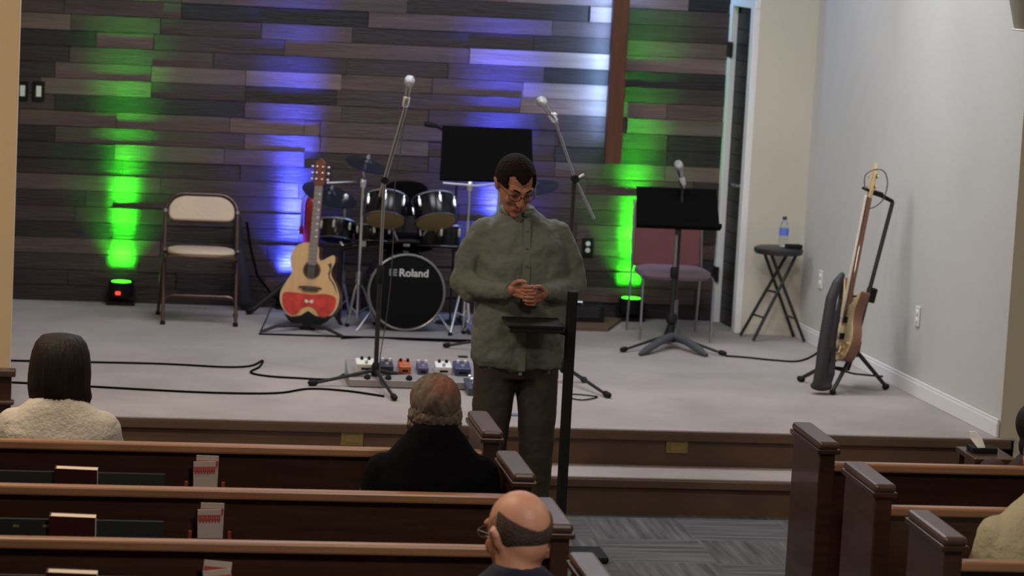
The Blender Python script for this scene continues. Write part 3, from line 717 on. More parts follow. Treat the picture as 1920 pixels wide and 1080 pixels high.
MB().tube([topp, P(1655, 368, 15.96)-O, ya], [.011, .013, .008], 10).build('neck_yoke', blackpl, t)
MB().box((0, 0, 0), (.06, .05, .03), (0, .25, 0)).build('yoke_lock', blackpl, t, smooth=0, bevel=.005, loc=P(1645, 363, 15.96)-O)
MB().tube([mid, P(1598, 556, 15.9)-O], .006, 8).build('body_rest', blackpl, t)
sup = P(1572, 682, 15.80)-O
MB().tube([hb_, sup+V(.06, .0, -.03), sup+V(-.03, -.03, -.02), sup+V(-.05, -.04, .02)], .011, 8).build('cradle_arm', blackpl, t)
MB().tube([(P(1560, 690, 15.8)-O), (P(1602, 701, 15.8)-O), (P(1655, 706, 15.86)-O)], .006, 8).build('leg_brace', black, t)
# padded strap hanging beside the body
strap = MB(); spt = [P(1581, 512, 15.76), P(1570, 530, 15.74), P(1559, 560, 15.72), P(1553, 600, 15.70), P(1545, 650, 15.68), P(1540, 690, 15.66), P(1536, 722, 15.66)]
strap.tube(spt, [.015, .028, .034, .036, .038, .036, .040], 12)
strap.tube([P(1581, 512, 15.76), P(1576, 560, 15.80), P(1562, 640, 15.76), P(1556, 700, 15.68), P(1545, 728, 15.68)], [.010, .014, .02, .03, .034], 10)
strap.ell(P(1540, 724, 15.67)+V(.0, 0, .0), (.065, .05, .028), sub=3)
o = blob(strap, 'guitar_strap', mat('black_padded_leather', (.022, .022, .028), .6), None, .007, 3); tag(o, 'wide black padded strap hanging down beside the bass guitar body', 'strap')
mb = [P(1622, 358, 15.94), P(1622, 330, 15.94), P(1640, 318, 15.95), P(1658, 322, 15.95), P(1664, 345, 15.95), P(1655, 375, 15.94), P(1635, 390, 15.93), P(1620, 388, 15.93)]
cable('instrument_cable', 'thin dark cable looped around the headstock of the bass guitar', mb, .0035, mat('grey_cable', (.05, .05, .055), .5))

# ================================================================== DRUM KIT
shell = mat('gloss_black_shell', (.006, .006, .008), .22, spec=.3)
meshhead = mat('black_mesh_head', (.006, .006, .007), .85, spec=.15)
hoopm = mat('dark_chrome_hoop', (.30, .31, .33), .3, .9)
bc = P(762, 548, 17.55)
t = thing('bass_drum', 'black bass drum with a white lettered front head in the middle of the drum kit', 'drum', (bc.x, 17.55, HS), (0, 0, .0))
r = bc.z-HS-.012; cz = bc.z-HS; r = .235
MB().lathe([(r-.006, 0), (r-.004, .02), (r-.004, .36), (r-.006, .38)], (0, 0, cz), (0, 1, 0), 56).build('shell', shell, t)
MB().lathe([(r-.012, -.006), (r-.012, .004)], (0, 0, cz), (0, 1, 0), 56).build('front_head', meshhead, t)
def ring(R, rr, c, ax, seg=56):
    q = Vector(ax).to_track_quat('Z', 'Y').to_matrix(); return [Vector(c)+q @ Vector((R*cos(2*pi*i/seg), R*sin(2*pi*i/seg), 0)) for i in range(seg+1)]
MB().tube(ring(r, 0, (0, -.006, cz), (0, 1, 0)), .009, 8, False).build('hoop', hoopm, t)
for a in range(0, 360, 45):
    aa = radians(a+22)
    MB().box((r*cos(aa), .03, cz+r*sin(aa)), (.012, .07, .018), (0, -aa, 0)).build('lug', chrome, t, smooth=0, bevel=.003)
for s in (-1, 1): MB().tube([(s*r*.8, .1, cz-.12), (s*(r+.07), -.02, .0)], .007, 8).build('spur', chrome, t)
whitep = mat('white_print', (.62, .62, .64), .5)
cu = bpy.data.curves.new('lettering', 'FONT'); cu.body = 'Roland'; cu.size = .066; cu.align_x = 'CENTER'; cu.extrude = .0008; cu.offset = .0014
to = bpy.data.objects.new('lettering', cu); COL.objects.link(to)
me = bpy.data.meshes.new_from_object(to.evaluated_get(bpy.context.evaluated_depsgraph_get())); bpy.data.objects.remove(to)
lt = bpy.data.objects.new('lettering', me); COL.objects.link(lt); me.materials.clear(); me.materials.append(whitep)
lt.parent = t; lt.location = (.040, -.0085, cz+.100); lt.rotation_euler = (radians(90), 0, 0)
mb = MB()      # emblem left of the word
mb.box((-.105, -.008, cz+.122), (.014, .003, .042)); mb.box((-.078, -.008, cz+.122), (.026, .003, .010)); mb.box((-.078, -.008, cz+.106), (.026, .003, .010)); mb.box((-.078, -.008, cz+.138), (.026, .003, .010)); mb.box((-.088,-.008,cz+.122),(.006,.003,.04))
mb.build('emblem', mat('grey_print', (.25, .26, .3), .5), t, smooth=0)

oliveh = mat('olive_under_head', (.30, .23, .08), .6)
def tom(px, py, Y, R, h, ax, label, name='tom_drum', lugs=6, under=None, topm=None):
    c = P(px, py, Y); t = thing(name, label, 'drum', c); a = Vector(ax).normalized()
    MB().lathe([(R-.005, -h/2), (R-.002, -h/2+.01), (R-.002, h/2-.01), (R-.005, h/2)], (0, 0, 0), a, 40).build('shell', shell, t)
    MB().lathe([(R-.008, h/2-.002), (R-.008, h/2+.004)], (0, 0, 0), a, 40).build('top_head', topm or meshhead, t)
    MB().lathe([(R-.008, -h/2-.004), (R-.008, -h/2+.002)], (0, 0, 0), a, 40).build('bottom_head', under or meshhead, t)
    MB().tube(ring(R+.002, 0, a*(h/2), a, 40), .0055, 6, False).build('hoop', chrome, t)
    MB().tube(ring(R+.001, 0, -a*(h/2), a, 40), .004, 6, False).build('hoop', hoopm, t)
    q = a.to_track_quat('Z', 'Y').to_matrix()
    for i in range(lugs):
        an = 2*pi*(i+.5)/lugs; p = q @ Vector((R*cos(an), R*sin(an), 0))
        MB().cap(p+a*h*.02, .009, p+a*h*.30, .011, 8).build('lug', chrome, t)
        MB().tube([p+a*h*.3, p+a*h*.52], .0035, 6).build('tension_rod', chrome, t)
    return t
tom(724, 392, 17.72, .128, .15, (.10, .50, .86), 'glossy black rack tom above the left side of the bass drum', under=oliveh)
tom(815, 395, 17.72, .132, .15, (-.10, .50, .86), 'glossy black rack tom nearest the man in the olive shirt', under=oliveh)
tom(698, 438, 17.95, .115, .10, (0, .18, 1), 'shallow black snare pad below the left rack tom', 'snare_drum')
tom(822, 443, 17.92, .14, .13, (0, .15, 1), 'black floor tom below the right rack tom', 'floor_tom')
tom(632, 432, 17.95, .105, .12, (.1, .3, 1), 'small black drum pad behind the acoustic guitar neck', 'drum_pad')
# rack
rc = P(762, 480, 17.9); t = thing('drum_rack', 'black tubular rack carrying the drum pads', 'drum rack', (rc.x, 17.9, HS)); O = Vector((rc.x, 17.9, HS))
def L3(px, py, Y): return P(px, py, Y)-O
MB().tube([L3(640, 466, 17.95), L3(700, 455, 17.9), L3(762, 452, 17.85), L3(830, 458, 17.9), L3(872, 470, 17.95)], .017, 12).build('crossbar', black, t)
for px, Y in ((640, 17.95), (872, 17.95)):
    a = L3(px, 466, Y); MB().tube([(a.x, a.y, a.z), (a.x, a.y, .012)], .016, 12).build('upright', black, t)
    MB().cap((a.x, a.y-.2, .014), .012, (a.x, a.y+.2, .014), .012, 8).build('foot', black, t)
for a, b in (((724, 400, 17.76), (745, 452, 17.86)), ((815, 402, 17.76), (790, 452, 17.86)), ((698, 444, 17.97), (700, 456, 17.9)), ((822, 450, 17.94), (830, 458, 17.9)), ((632, 440, 17.97), (645, 464, 17.95))):
    MB().tube([L3(*a), L3(*b)], .010, 8).build('pad_arm', chrome, t)
for px in (680, 762, 850):
    MB().box((0, 0, 0), (.04, .045, .045)).build('clamp', chrome, t, smooth=0, bevel=.005, loc=L3(px, 456, 17.88))
# cymbals
cymb = mat('black_rubber_cymbal', (.010, .011, .018), .35)
def cymbal_stand(label, basepx, Y, polepx, cyms, feetpx, zlow=.30):
    p0 = G(*basepx); p0 = V(p0.x, Y, HS); t = thing('cymbal_stand', label, 'cymbal stand', p0)
    L_ = lambda px, py, Yy=None: P(px, py, Yy or Y)-p0
    topq = L_(*polepx)
    MB().tube([(0, 0, .06), (0, 0, topq.z)], [.010, .008], 12).build('pole', chrome, t)
    for f in feetpx:
        q = G(*f)-p0; mid_ = V(q.x*.35, q.y*.35, zlow*.78)
        lg = MB().tube([(0, 0, zlow), mid_, (q.x, q.y, .014)], [.009, .009, .009], 8).build('leg', chrome, t)
        MB().tube([(0, 0, .09), (q.x*.55, q.y*.55, zlow*.42)], .006, 6).build('leg_brace', chrome, lg)
        MB().cap((q.x*.96, q.y*.96, .02), .014, (q.x, q.y, .018), .013, 8).build('rubber_foot', blackpl, lg)
    MB().lathe([(.018, zlow-.03), (.022, zlow), (.018, zlow+.05)]).build('hub', chrome, t)
    MB().lathe([(.015, topq.z-.03), (.019, topq.z-.02), (.019, topq.z+.02), (.012, topq.z+.03)]).build('clutch', chrome, t)
    for (cx_, cy_, cY, R, ax, arm) in cyms:
        c = L_(cx_, cy_, cY); a = Vector(ax).normalized()
        MB().lathe([(R, -.004), (R, 0), (R*.5, .012), (R*.24, .018), (R*.2, .032), (R*.08, .042), (0, .043)], c, a, 44).build('cymbal', cymb, t)
        MB().lathe([(.012, .04), (.014, .05), (.008, .068)], c, a, 12).build('wing_nut', chrome, t)
        if arm: MB().tube([L_(*q) for q in arm]+[c-a*.05, c], .0075, 8).build('boom_arm', chrome, t)
    return t
cymbal_stand('chrome boom stand with a tilted black cymbal left of the drum kit', (660, 600), 17.70, (664, 342),
             [(686, 309, 17.75, .13, (.25, -.28, 1), [(612, 343, 17.62), (662, 341, 17.7), (684, 338, 17.75)])],
             [(650, 615), (704, 612), (672, 590)], .30)
cymbal_stand('chrome stand with a low black crash cymbal behind the guitar headstock', (630, 585), 18.05, (636, 372),
             [(618, 366, 18.05, .18, (.26, -.3, 1), None)], [(600, 590), (655, 592), (628, 584)], .26)
cymbal_stand('chrome boom stand standing right of the bass drum by the standing man\'s elbow', (860, 610), 17.75, (893, 350),
             [(1003, 352, 17.9, .15, (-.2, -.2, 1), [(830, 343, 17.7), (893, 348, 17.75), (930, 345, 17.8), (985, 356, 17.9)])],
             [(843, 632), (880, 620), (868, 590)], .32)
cymbal_stand('slim chrome hi-hat stand in front of the wide music stand desk', (882, 600), 17.2, (912, 318),
             [], [(868, 628), (905, 632), (885, 605)], .28)
q = P(912, 312, 17.2)
o = MB().tube([q+V(-.032, 0, -.012), q+V(-.018, 0, .008), q+V(0, 0, .012), q+V(.018, 0, .008), q+V(.034, 0, -.010)], [.009, .006, .007, .006, .009], 8).build('wing_nut', chrome); tag(o, 'chrome wing nut at the top of the slim hi-hat stand', 'wing nut')
o.parent = [x for x in COL.objects if x.name.startswith('cymbal_stand') and 'slim' in x.get('label', '')][0]
o.matrix_parent_inverse = Matrix.Translation(-o.parent.location); del o['category']
# drum microphone on a short boom, just left of the wide desk
q0 = V(P(850, 470, 17.98).x, 17.98, HS); t = thing('microphone_stand', 'thin black boom stand with a small microphone peeking out left of the wide desk', 'microphone stand', q0)
tp_ = P(835, 245, 17.95)-q0
MB().lathe([(.11, 0), (.11, .012), (.03, .02), (.012, .03)], seg=28).build('base', black, t)
MB().tube([(0, 0, .02), (0, 0, tp_.z-.10), tp_], .007, 8).build('tube', black, t)
MB().cap(P(800, 233, 17.93)-q0, .017, P(818, 236, 17.94)-q0, .015, 12).cap(P(818, 236, 17.94)-q0, .013, tp_, .009, 10).build('microphone', blackpl, t)
# throne
tb = P(763, 372, 18.15); t = thing('drum_throne', 'black drum throne with a rounded backrest behind the rack toms', 'stool', (tb.x, 18.15, HS)); c = tb-Vector((tb.x, 18.15, HS))
ol = smooth_closed([(-.145, -.1), (-.145, .03), (-.115, .085), (-.05, .105), (.05, .105), (.115, .085), (.145, .03), (.145, -.1)], 5)
MB().prism(ol, -.025, .025).build('backrest', blackmat, t, smooth=40, bevel=.01, loc=(0, .05, c.z))
MB().lathe([(.15, -.04), (.17, -.03), (.17, .03), (.15, .05), (0, .055)], (0, -.08, .50), seg=32).build('seat', blackmat, t)
MB().tube([(0, -.08, .1), (0, -.08, .47)], .016, 10).build('post', chrome, t)
MB().tube([(0, .0, .48), (0, .08, .52), (0, .075, c.z)], .012, 8).build('back_post', black, t)
for a in (90, 210, 330): MB().tube([(0, -.08, .3), (.22*cos(radians(a)), -.08+.22*sin(radians(a)), .012)], .01, 8).build('leg', chrome, t)
# bass drum pedal and hi-hat pedal
t = thing('kick_pedal', 'chrome framed kick pedal to the right of the bass drum', 'pedal', (P(882, 560, 17.75).x, 17.62, HS))
MB().box((0, 0, .012), (.08, .26, .012)).build('base', black, t, smooth=0, bevel=.004)
MB().box((0, .02, .05), (.06, .22, .012), (.2, 0, 0)).build('footboard', dimchrome, t, smooth=0, bevel=.004)
for s in (-1, 1): MB().tube([(s*.04, .1, .01), (s*.04, .1, .19)], .007, 8).build('post', chrome, t)
MB().tube([(-.04, .1, .19), (.04, .1, .19)], .007, 8).build('axle', chrome, t)

# drum mat, brown mat, amplifier box
mt_ = mat('drum_mat', (.30, .29, .30), .95, noise=(.12, 5), bump=.3, bscale=200)
a, b, c, d_ = G(487, 628), G(505, 573), G(905, 590), G(900, 640)
mb = MB(); vs = [(a.x, 17.28), (1.2, 18.4), (2.75, 18.4), (2.72, 17.28)]
def slab(vs, z0, z1):
    mb = MB(); lo_ = [mb.bm.verts.new((x, y, z0)) for x, y in vs]; hi_ = [mb.bm.verts.new((x, y, z1)) for x, y in vs]; n = len(vs)
    mb.bm.faces.new(lo_); mb.bm.faces.new(hi_)
    for k_ in range(n): mb.bm.faces.new((lo_[k_], lo_[(k_+1) % n], hi_[(k_+1) % n], hi_[k_]))
    return mb
o = slab(vs, HS, HS+.008).build('drum_rug', mt_, smooth=0)
o2 = MB().tube([(x, y, HS+.006) for x, y in vs]+[(vs[0][0], vs[0][1], HS+.006)], .006, 6).build('rug_edging', blackmat, o)
tag(o, 'grey mat with a dark edge under the drum kit and acoustic guitar', 'rug')
o = slab([(2.80, 17.86), (3.31, 17.86), (3.50, 18.38), (2.80, 18.38)], HS, HS+.02).build('brown_mat', mat('brown_mat', (.11, .065, .04), .8, noise=(.15, 6)), smooth=0)
tag(o, 'brown mat on the stage floor under the right green uplight', 'rug')
t = thing('stage_box', 'low black equipment box lying against the plank wall below the outlet', 'box', (3.12, 18.22, HS+.02))
MB().box((0, 0, .055), (.42, .2, .11)).build('body', blackpl, t, smooth=0, bevel=.008)
MB().box((0, -.102, .06), (.36, .006, .07)).build('front_panel', black, t, smooth=0, bevel=.002)
MB().tube([(-.06, -.1, .115), (-.06, -.1, .13), (.06, -.1, .13), (.06, -.1, .115)], .005, 6).build('handle', dimchrome, t)

# fire extinguisher behind the guitar neck
q = P(586, 415, YW-.12); t = thing('fire_extinguisher', 'red fire extinguisher hanging on the plank wall behind the acoustic guitar neck', 'fire extinguisher', (q.x, YW-.10, q.z-.16))
redm = mat('red_enamel', (.35, .02, .02), .35)
MB().lathe([(.045, 0), (.055, .01), (.055, .27), (.04, .31), (.018, .33), (.018, .345)], seg=28).build('cylinder', redm, t)
MB().box((0, -.01, .36), (.03, .05, .03)).build('valve', chrome, t, smooth=0, bevel=.003)
MB().tube([(-.01, -.02, .37), (-.05, -.03, .36), (-.07, -.03, .28), (-.07, -.03, .12)], .008, 8).build('hose', mat('grey_hose', (.3, .28, .26), .5), t)
MB().tube([(-.07, -.03, .13), (-.07, -.03, .08)], [.012, .016], 8).build('nozzle', redm, t)

# black bag on a cord beside the folding chair, and a leaning stand leg
q = P(447, 478, 18.3)
t = thing('gig_bag', 'narrow black bag leaning on the plank wall behind the folding chair', 'bag', (q.x+.0, 18.28, HS))
MB().cap((.0, .08, .40), .035, (-.01, .10, .55), .03, 14).cap((.05, .03, .06), .055, (.0, .08, .40), .035, 14).build('bag_body', mat('black_nylon', (.012, .012, .016), .8), t)
MB().tube([(-.01, .09, .56), (.01, .10, .60), (.02, .09, .56)], .005, 6).build('handle', black, t)
t = thing('speaker_cable_coil', 'black cable hanging in a curve beside the folding chair', 'cable', (q.x+.03, 18.4, HS))
MB().tube([(.02, 0, .56), (.05, 0, .40), (.10, -.02, .22), (.20, -.05, .10), (.32, -.1, .03), (.40, -.25, .012)], .008, 8).build('cord', blackmat, t)
p0 = P(466, 588, 17.98); a = G(468, 590); b = P(575, 500, 18.2)
t = thing('keyboard_stand', 'slanting black stand leg rising behind the acoustic guitar', 'stand', (a.x, a.y, HS)); O = Vector((a.x, a.y, HS))
MB().tube([(0, 0, .015), P(575, 500, 18.15)-O], .017, 10).build('leg', black, t)
MB().tube([(P(620, 466, 18.35)-O).xy.to_3d()*1.0+V(0, 0, .016), P(560, 513, 18.2)-O], .015, 10).build('leg', black, t)
MB().cap((-.005, 0, .022), .022, (.035, .012, .05), .02, 10).build('rubber_foot', blackpl, t)

# ================================================================== PEDALBOARD
pa, pb = G(652, 722), G(905, 732); pl = G(664, 700)
t = thing('pedalboard', 'grey effects pedalboard with round knobs lying on the stage behind the grey haired man', 'pedalboard', ((pa.x+pb.x)/2, 15.62, HS)); O = Vector(t.location)
bw = (pb.x-pa.x)
grey = mat('grey_anodised', (.33, .31, .31), .45, .3)
MB().prism([(-.16, .005), (.13, .005), (.13, .11), (-.16, .045)], -bw/2, bw/2, Matrix.Rotation(radians(90), 4, 'Z')).build('frame', grey, t, smooth=0, bevel=.004)
for i in range(4):
    MB().lathe([(.018, 0), (.017, .018), (.014, .02)], (-bw/2+.10+.115*i, -.135, .052), (0, -.9, .35), 18).build('knob', blackpl, t)
pedals = [(-.27, (.75, .74, .68), (.11, .09, .055), 'white effects pedal at the left end of the pedalboard'),
          (-.155, (.03, .035, .06), (.07, .11, .05), 'dark effects pedal beside the white one on the pedalboard'),
          (-.055, (.55, .12, .03), (.065, .11, .05), 'orange effects pedal on the pedalboard'),
          (.045, (.10, .08, .18), (.06, .11, .045), 'small purple effects pedal on the pedalboard'),
          (.16, (.78, .78, .8), (.09, .09, .05), 'white effects pedal on the middle of the pedalboard'),
          (.265, (.05, .06, .14), (.09, .12, .05), 'navy effects pedal right of the middle white one')]
for x, c_, s_, lb in pedals:
    pt = thing('effects_pedal', lb, 'effects pedal', O+V(x, -.01, .072), (radians(13), 0, 0))
    MB().box((0, 0, s_[2]/2), s_).build('housing', mat('pedal_%s' % str(x), c_, .4), pt, smooth=0, bevel=.005)
    for dx in (-.02, .02): MB().lathe([(.009, 0), (.008, .014), (.006, .016)], (dx, .025, s_[2]), seg=12).build('knob', blackpl if c_[0] > .2 else white, pt)
    MB().lathe([(.010, 0), (.010, .01), (.007, .014)], (0, -.03, s_[2]), seg=12).build('footswitch', chrome, pt)
    mb = MB(); mb.box((0, -s_[1]/2-.001, s_[2]*.5), (s_[0]*.5, .002, .012)); mb.build('socket_strip', blackpl, pt, smooth=0)
# second small board right of it, between head and speaker
t = thing('pedal_controller', 'dark multi-switch floor pedal between the grey haired man and the standing man', 'effects pedal', (P(905, 730, 15.5).x-.03, 15.45, HS))
MB().box((0, 0, .03), (.16, .34, .05), (.06, 0, 0)).build('housing', mat('dark_slate', (.06, .07, .10), .4), t, smooth=0, bevel=.006)
for i in range(3): MB().lathe([(.012, 0), (.012, .012), (.008, .016)], (-.04, -.1+.1*i, .058), seg=12).build('footswitch', chrome, t)
MB().box((.03, -.02, .058), (.06, .2, .006)).build('display', mat('pale_panel', (.5, .52, .55), .4), t, smooth=0)
t = thing('floor_pedal', 'small green and black floor pedal visible between the standing man\'s legs', 'effects pedal', (P(974, 735, 15.5).x, G(974, 738).y, HS))
MB().box((0, 0, .03), (.09, .2, .055)).build('housing', mat('dark_green_pedal', (.05, .08, .07), .4), t, smooth=0, bevel=.006)
MB().lathe([(.012, 0), (.012, .012), (.008, .016)], (0, -.05, .058), seg=12).build('footswitch', chrome, t)
MB().box((0, .05, .06), (.06, .05, .006)).build('panel', mat('pale_panel', (.5, .52, .55), .4), t, smooth=0)
a = G(975, 779)
o = MB().box((a.x, a.y, HS+.003), (.16, .06, .005)).build('floor_tape', mat('blue_tape', (.13, .14, .24), .6), None, smooth=0); tag(o, 'blue tape stuck near the stage edge between the standing man\'s legs', 'tape')
a = G(868, 670)
o = MB().box((a.x, a.y, HS+.004), (.055, .04, .006)).build('guitar_pick_tin', blackpl, None, smooth=0, bevel=.001); tag(o, 'tiny flat dark object lying on the bare stage carpet left of the standing man', 'tin')
# cables on the stage
cable('audio_cable', 'black cable running along the stage from the left and looping towards the pedalboard', [F(-40, 677), F(120, 680), F(300, 684), F(420, 690), F(470, 688), F(492, 678), F(486, 690), F(470, 700), F(500, 707), F(560, 711), F(620, 713), F(645, 704), F(662, 695)], .0065)
cable('audio_cable', 'black cable lying nearest the stage edge on the left', [F(-40, 716), F(120, 724), F(300, 734), F(420, 739), F(520, 739), F(580, 731), F(650, 735), F(720, 745)], .0065)
cable('audio_cable', 'black cable curving from the right music stand to the bass guitar stand', [F(1360, 669), F(1400, 672), F(1450, 677), F(1495, 679), F(1525, 668), F(1545, 650)], .006)
cable('audio_cable', 'thin black cable looped on the stage right of the standing man', [F(1062, 700), F(1072, 718), F(1064, 738), F(1090, 742), F(1120, 746), F(1090, 752), F(1062, 746)], .004)
cable('audio_cable', 'dark cable trailing along the front edge of the drum mat', [F(640, 636), F(700, 634), F(760, 638), F(830, 641), F(890, 643)], .006)

# ================================================================== PEWS
RY = [11.13, 10.27, 9.41, 8.55]     # near face line of each pew back
def pew(x0, x1, y, side, label, end_at, group, detail=True):
    """x0..x1 extent; side=+1 -> aisle end at x1, -1 -> aisle end at x0"""
    t = thing('pew', label, 'pew', ((x0+x1)/2, y, 0), group=group); w_ = x1-x0; cx_ = 0
    MB().box((0, .025, .55), (w_-.06, .025, .58), (radians(-3), 0, 0)).build('back_panel', pewwood, t, smooth=0)
    MB().box((0, .012, .852), (w_-.06, .052, .036)).build('top_rail', pewrail, t, smooth=0, bevel=.008)
    MB().box((0, .27, .435), (w_-.06, .42, .035), (radians(3), 0, 0)).build('seat', pewwood, t, smooth=0, bevel=.01)
    MB().box((0, .26, .22), (w_-.08, .03, .40)).build('seat_support', pewwood, t, smooth=0)
    for s in (-1, 1):
        X = s*w_/2
        e = MB().box((X, .20, .455), (.065, .44, .91)).build('end_panel', pewwood, t, smooth=0, bevel=.006)
        MB().box((X, .195, .918), (.095, .47, .02)).build('cap_moulding', pewwood, e, smooth=0, bevel=.004)
        MB().box((X, .195, .942), (.085, .46, .032)).build('end_cap', pewcap, e, smooth=0, bevel=.012)
    return t
for i, y in enumerate(RY):
    n = ['front', 'second', 'third', 'fourth'][i]
    pew(-3.0, 1.615, y-.015, 1, 'dark wooden pew left of the aisle, %s row from the stage' % n, 1.6, 'pews left of the aisle')
for i, y in enumerate([11.07, 10.23, 9.34]):
    n = ['front', 'second', 'third'][i]
    pew(2.965, 7.2, y-.02, -1, 'dark wooden pew right of the aisle, %s row from the stage' % n, 3, 'pews right of the aisle')

# book racks, hymnals, offering cards on the backs of the left pews
rackm = mat('dark_green_rack', (.006, .011, .012), .6)
maroonbk = mat('maroon_book_cloth', (.045, .006, .008), .55)
pagem = mat('cream_page_edges', (.62, .54, .44), .8, noise=(.08, 40), stretch=(1, 30, 30))
cardw = mat('offering_card_paper', (.52, .45, .41), .8); cardr = mat('red_card_print', (.42, .06, .06), .7)
bookpx = [(107, 187, 862, 868), (97, 184, 949, 956), (92, 187, 1052, 1060)]
cardpx = [(364, 408, 857, 905), (372, 418, 947, 1000), (377, 432, 1056, 1110)]
ordn = ['front', 'second', 'third']
for i in range(3):
    y = RY[i]-.02
    zb = P(200, 888 if i == 0 else (977 if i == 1 else 1082), y-.04).z
    t = thing('book_rack', 'dark book rack slot on the back of the %s left pew' % ordn[i], 'book rack', (-.55, y-.03, zb-.10))
    xr = P(310, 890, y-.03).x+.55
    MB().box(((xr-2.0)/2+.0, -.035, .06), (xr+2.0, .012, .10)).build('front_lip', rackm, t, smooth=0, bevel=.003)
    MB().box(((xr-2.0)/2, -.008, .008), (xr+2.0, .055, .012)).build('shelf', rackm, t, smooth=0)
    if i == 1:
        for px in (30, 86):
            q = P(px, 986, y-.07); MB().box((q.x+.55, -.043, q.z-(zb-.10)), (.022, .004, .008)).build('label_tab', brass, t, smooth=0)
    a, b, yt, yt2 = bookpx[i]
    q0, q1 = P(a, yt2, y-.065), P(b, yt2, y-.065); wB = q1.x-q0.x
    bk = thing('hymnal', 'maroon hymnal with cream page edges in the rack of the %s left pew' % ordn[i], 'book', ((q0.x+q1.x)/2, y-.018, q0.z-.215), (radians(11), 0, -.10), group='hymnals in the pew racks')
    MB().box((0, -.052, .107), (wB, .004, .215)).build('cover', maroonbk, bk, smooth=0, bevel=.001)
    MB().box((0, -.018, .107), (wB, .004, .215)).build('cover', maroonbk, bk, smooth=0, bevel=.001)
    MB().box((-wB/2+.003, -.035, .107), (.006, .036, .213)).build('spine', maroonbk, bk, smooth=0)
    MB().box((.003, -.035, .108), (wB-.004, .029, .210)).build('pages', pagem, bk, smooth=0)
    a, b, y0_, y1_ = cardpx[i]
    q0, q1 = P(a, y0_+10, y-.05), P(b, y0_+10, y-.05); wC = q1.x-q0.x; ht = .135
    zt = P(a, y0_+9, y-.05).z
    for k_, (dz, dy, dx, rz) in enumerate([(0.022, -.006, .006, .01), (0, -.016, 0, -.03)] if i < 2 else [(0.02, -.006, -.002, .08), (-.006, -.018, .02, -.12)]):
        cd = thing('offering_card', ['rear card with a red band on the back of the %s left pew', 'foremost card with a red band on the back of the %s left pew'][k_] % ordn[i], 'card', ((q0.x+q1.x)/2+dx, y-.012+dy, zt-ht+dz), (radians(4), rz, 0), group='cards in the pew racks')
        MB().box((0, 0, ht/2), (wC-.004, .003, ht)).build('card', cardw, cd, smooth=0)
        mb = MB(); 
        bz = ht-.031
        mb.box((0, -.0022, bz), (wC-.008, .001, .022)); 
        for j in range(7): mb.box((-wC*.38+j*wC*.127, -.0022, bz-.014), (wC*.07, .001, .008))
        mb.build('printed_band', cardr, cd, smooth=0)
        if k_ == 1:
            mb = MB()
            for j in range(9): mb.box((-wC*.38+j*wC*.095, -.0030, bz+.001), (wC*.022, .0008, .009+.004*(j % 2)))
            mb.build('printed_letters', mat('pale_print', (.55, .3, .28), .7), cd, smooth=0)
    hz = zt-ht
    hl = thing('card_holder', 'small wooden holder for cards on the back of the %s left pew' % ordn[i], 'card holder', ((q0.x+q1.x)/2, y-.03, hz-.012))
    MB().box((0, -.004, .02), (wC+.05, .008, .04)).build('front', pewwood, hl, smooth=0)
    MB().box((0, .008, .004), (wC+.05, .03, .008)).build('tray', pewwood, hl, smooth=0)
    for s in (-1, 1): MB().tube([(s*(wC/2+.028), -.0, .01), (s*(wC/2+.026), -.004, .066)], .0065, 8).build('pencil', mat('red_pencil', (.30, .05, .03), .5), hl)

# small dark table with a paper towel behind the right front pew
q = P(1850, 858, 12.4)
t = thing('side_table', 'small dark table standing behind the right front pew rail', 'table', (q.x, 12.5, 0))
ztp = P(1850, 857, 12.4).z
MB().box((.03, 0, ztp-.012), (.20, .3, .024)).build('tabletop', pewwood, t, smooth=0, bevel=.004)
for sx in (-.05, .11):
    for sy in (-.12, .12): MB().box((sx, sy, (ztp-.02)/2), (.025, .025, ztp-.02)).build('leg', pewwood, t, smooth=0)
t2 = thing('tissue_box', 'flat black tissue pack with a tall white tissue standing up on the small dark table', 'tissue box', (P(1838, 850, 12.5).x, 12.52, ztp))
MB().box((.02, .02, .012), (.12, .10, .024)).build('box', blackpl, t2, smooth=0, bevel=.004)
tis = MB(); n0 = [P(1850, 856, 12.50), P(1840, 838, 12.49), P(1831, 822, 12.5), P(1824, 810, 12.5)]
OO = Vector((P(1838, 850, 12.5).x, 12.52, ztp))
for i_, (pp, r_) in enumerate(zip(n0, (.022, .026, .028, .018))): pass
mb = MB()
loc = [(p_-OO) for p_ in n0]
for a_, b_, wa, wb_ in zip(loc, loc[1:], (.014, .021, .030), (.021, .030, .016)):
    vs_ = [a_+V(-wa, 0, 0), a_+V(wa, .012, 0), b_+V(wb_, .012, 0), b_+V(-wb_, 0, 0)]
    f1 = [mb.bm.verts.new(v) for v in vs_]; f2 = [mb.bm.verts.new(v+V(.004, .015, 0)) for v in vs_]
    mb.bm.faces.new(f1); mb.bm.faces.new(f2)
    for k_ in range(4): mb.bm.faces.new((f1[k_], f1[(k_+1) % 4], f2[(k_+1) % 4], f2[k_]))
mb.build('tissue', mat('white_tissue', (.9, .9, .9), .9), t2, smooth=60)

# wall sconce at the top right
q = P(1945, 58, 14.3)
t = thing('wall_sconce', 'beige tapered wall sconce high on the right, cut by the frame corner', 'lamp', (q.x, 14.30, q.z))
MB().lathe([(.115, .006), (.120, .008), (.20, .34), (.195, .34)], seg=40).build('shade', mat('beige_shade', (.26, .25, .20), .7), t)
MB().tube(ring(.125, 0, (0, 0, .002), (0, 0, 1), 40), .006, 6, False).build('rim', mat('lit_underside_rim', (.75, .75, .72), .4), t)  # pale rim colour stands in for the light on the shade's underside
MB().box((0, .10, .18), (.1, .06, .2)).build('wall_bracket', black, t, smooth=0)
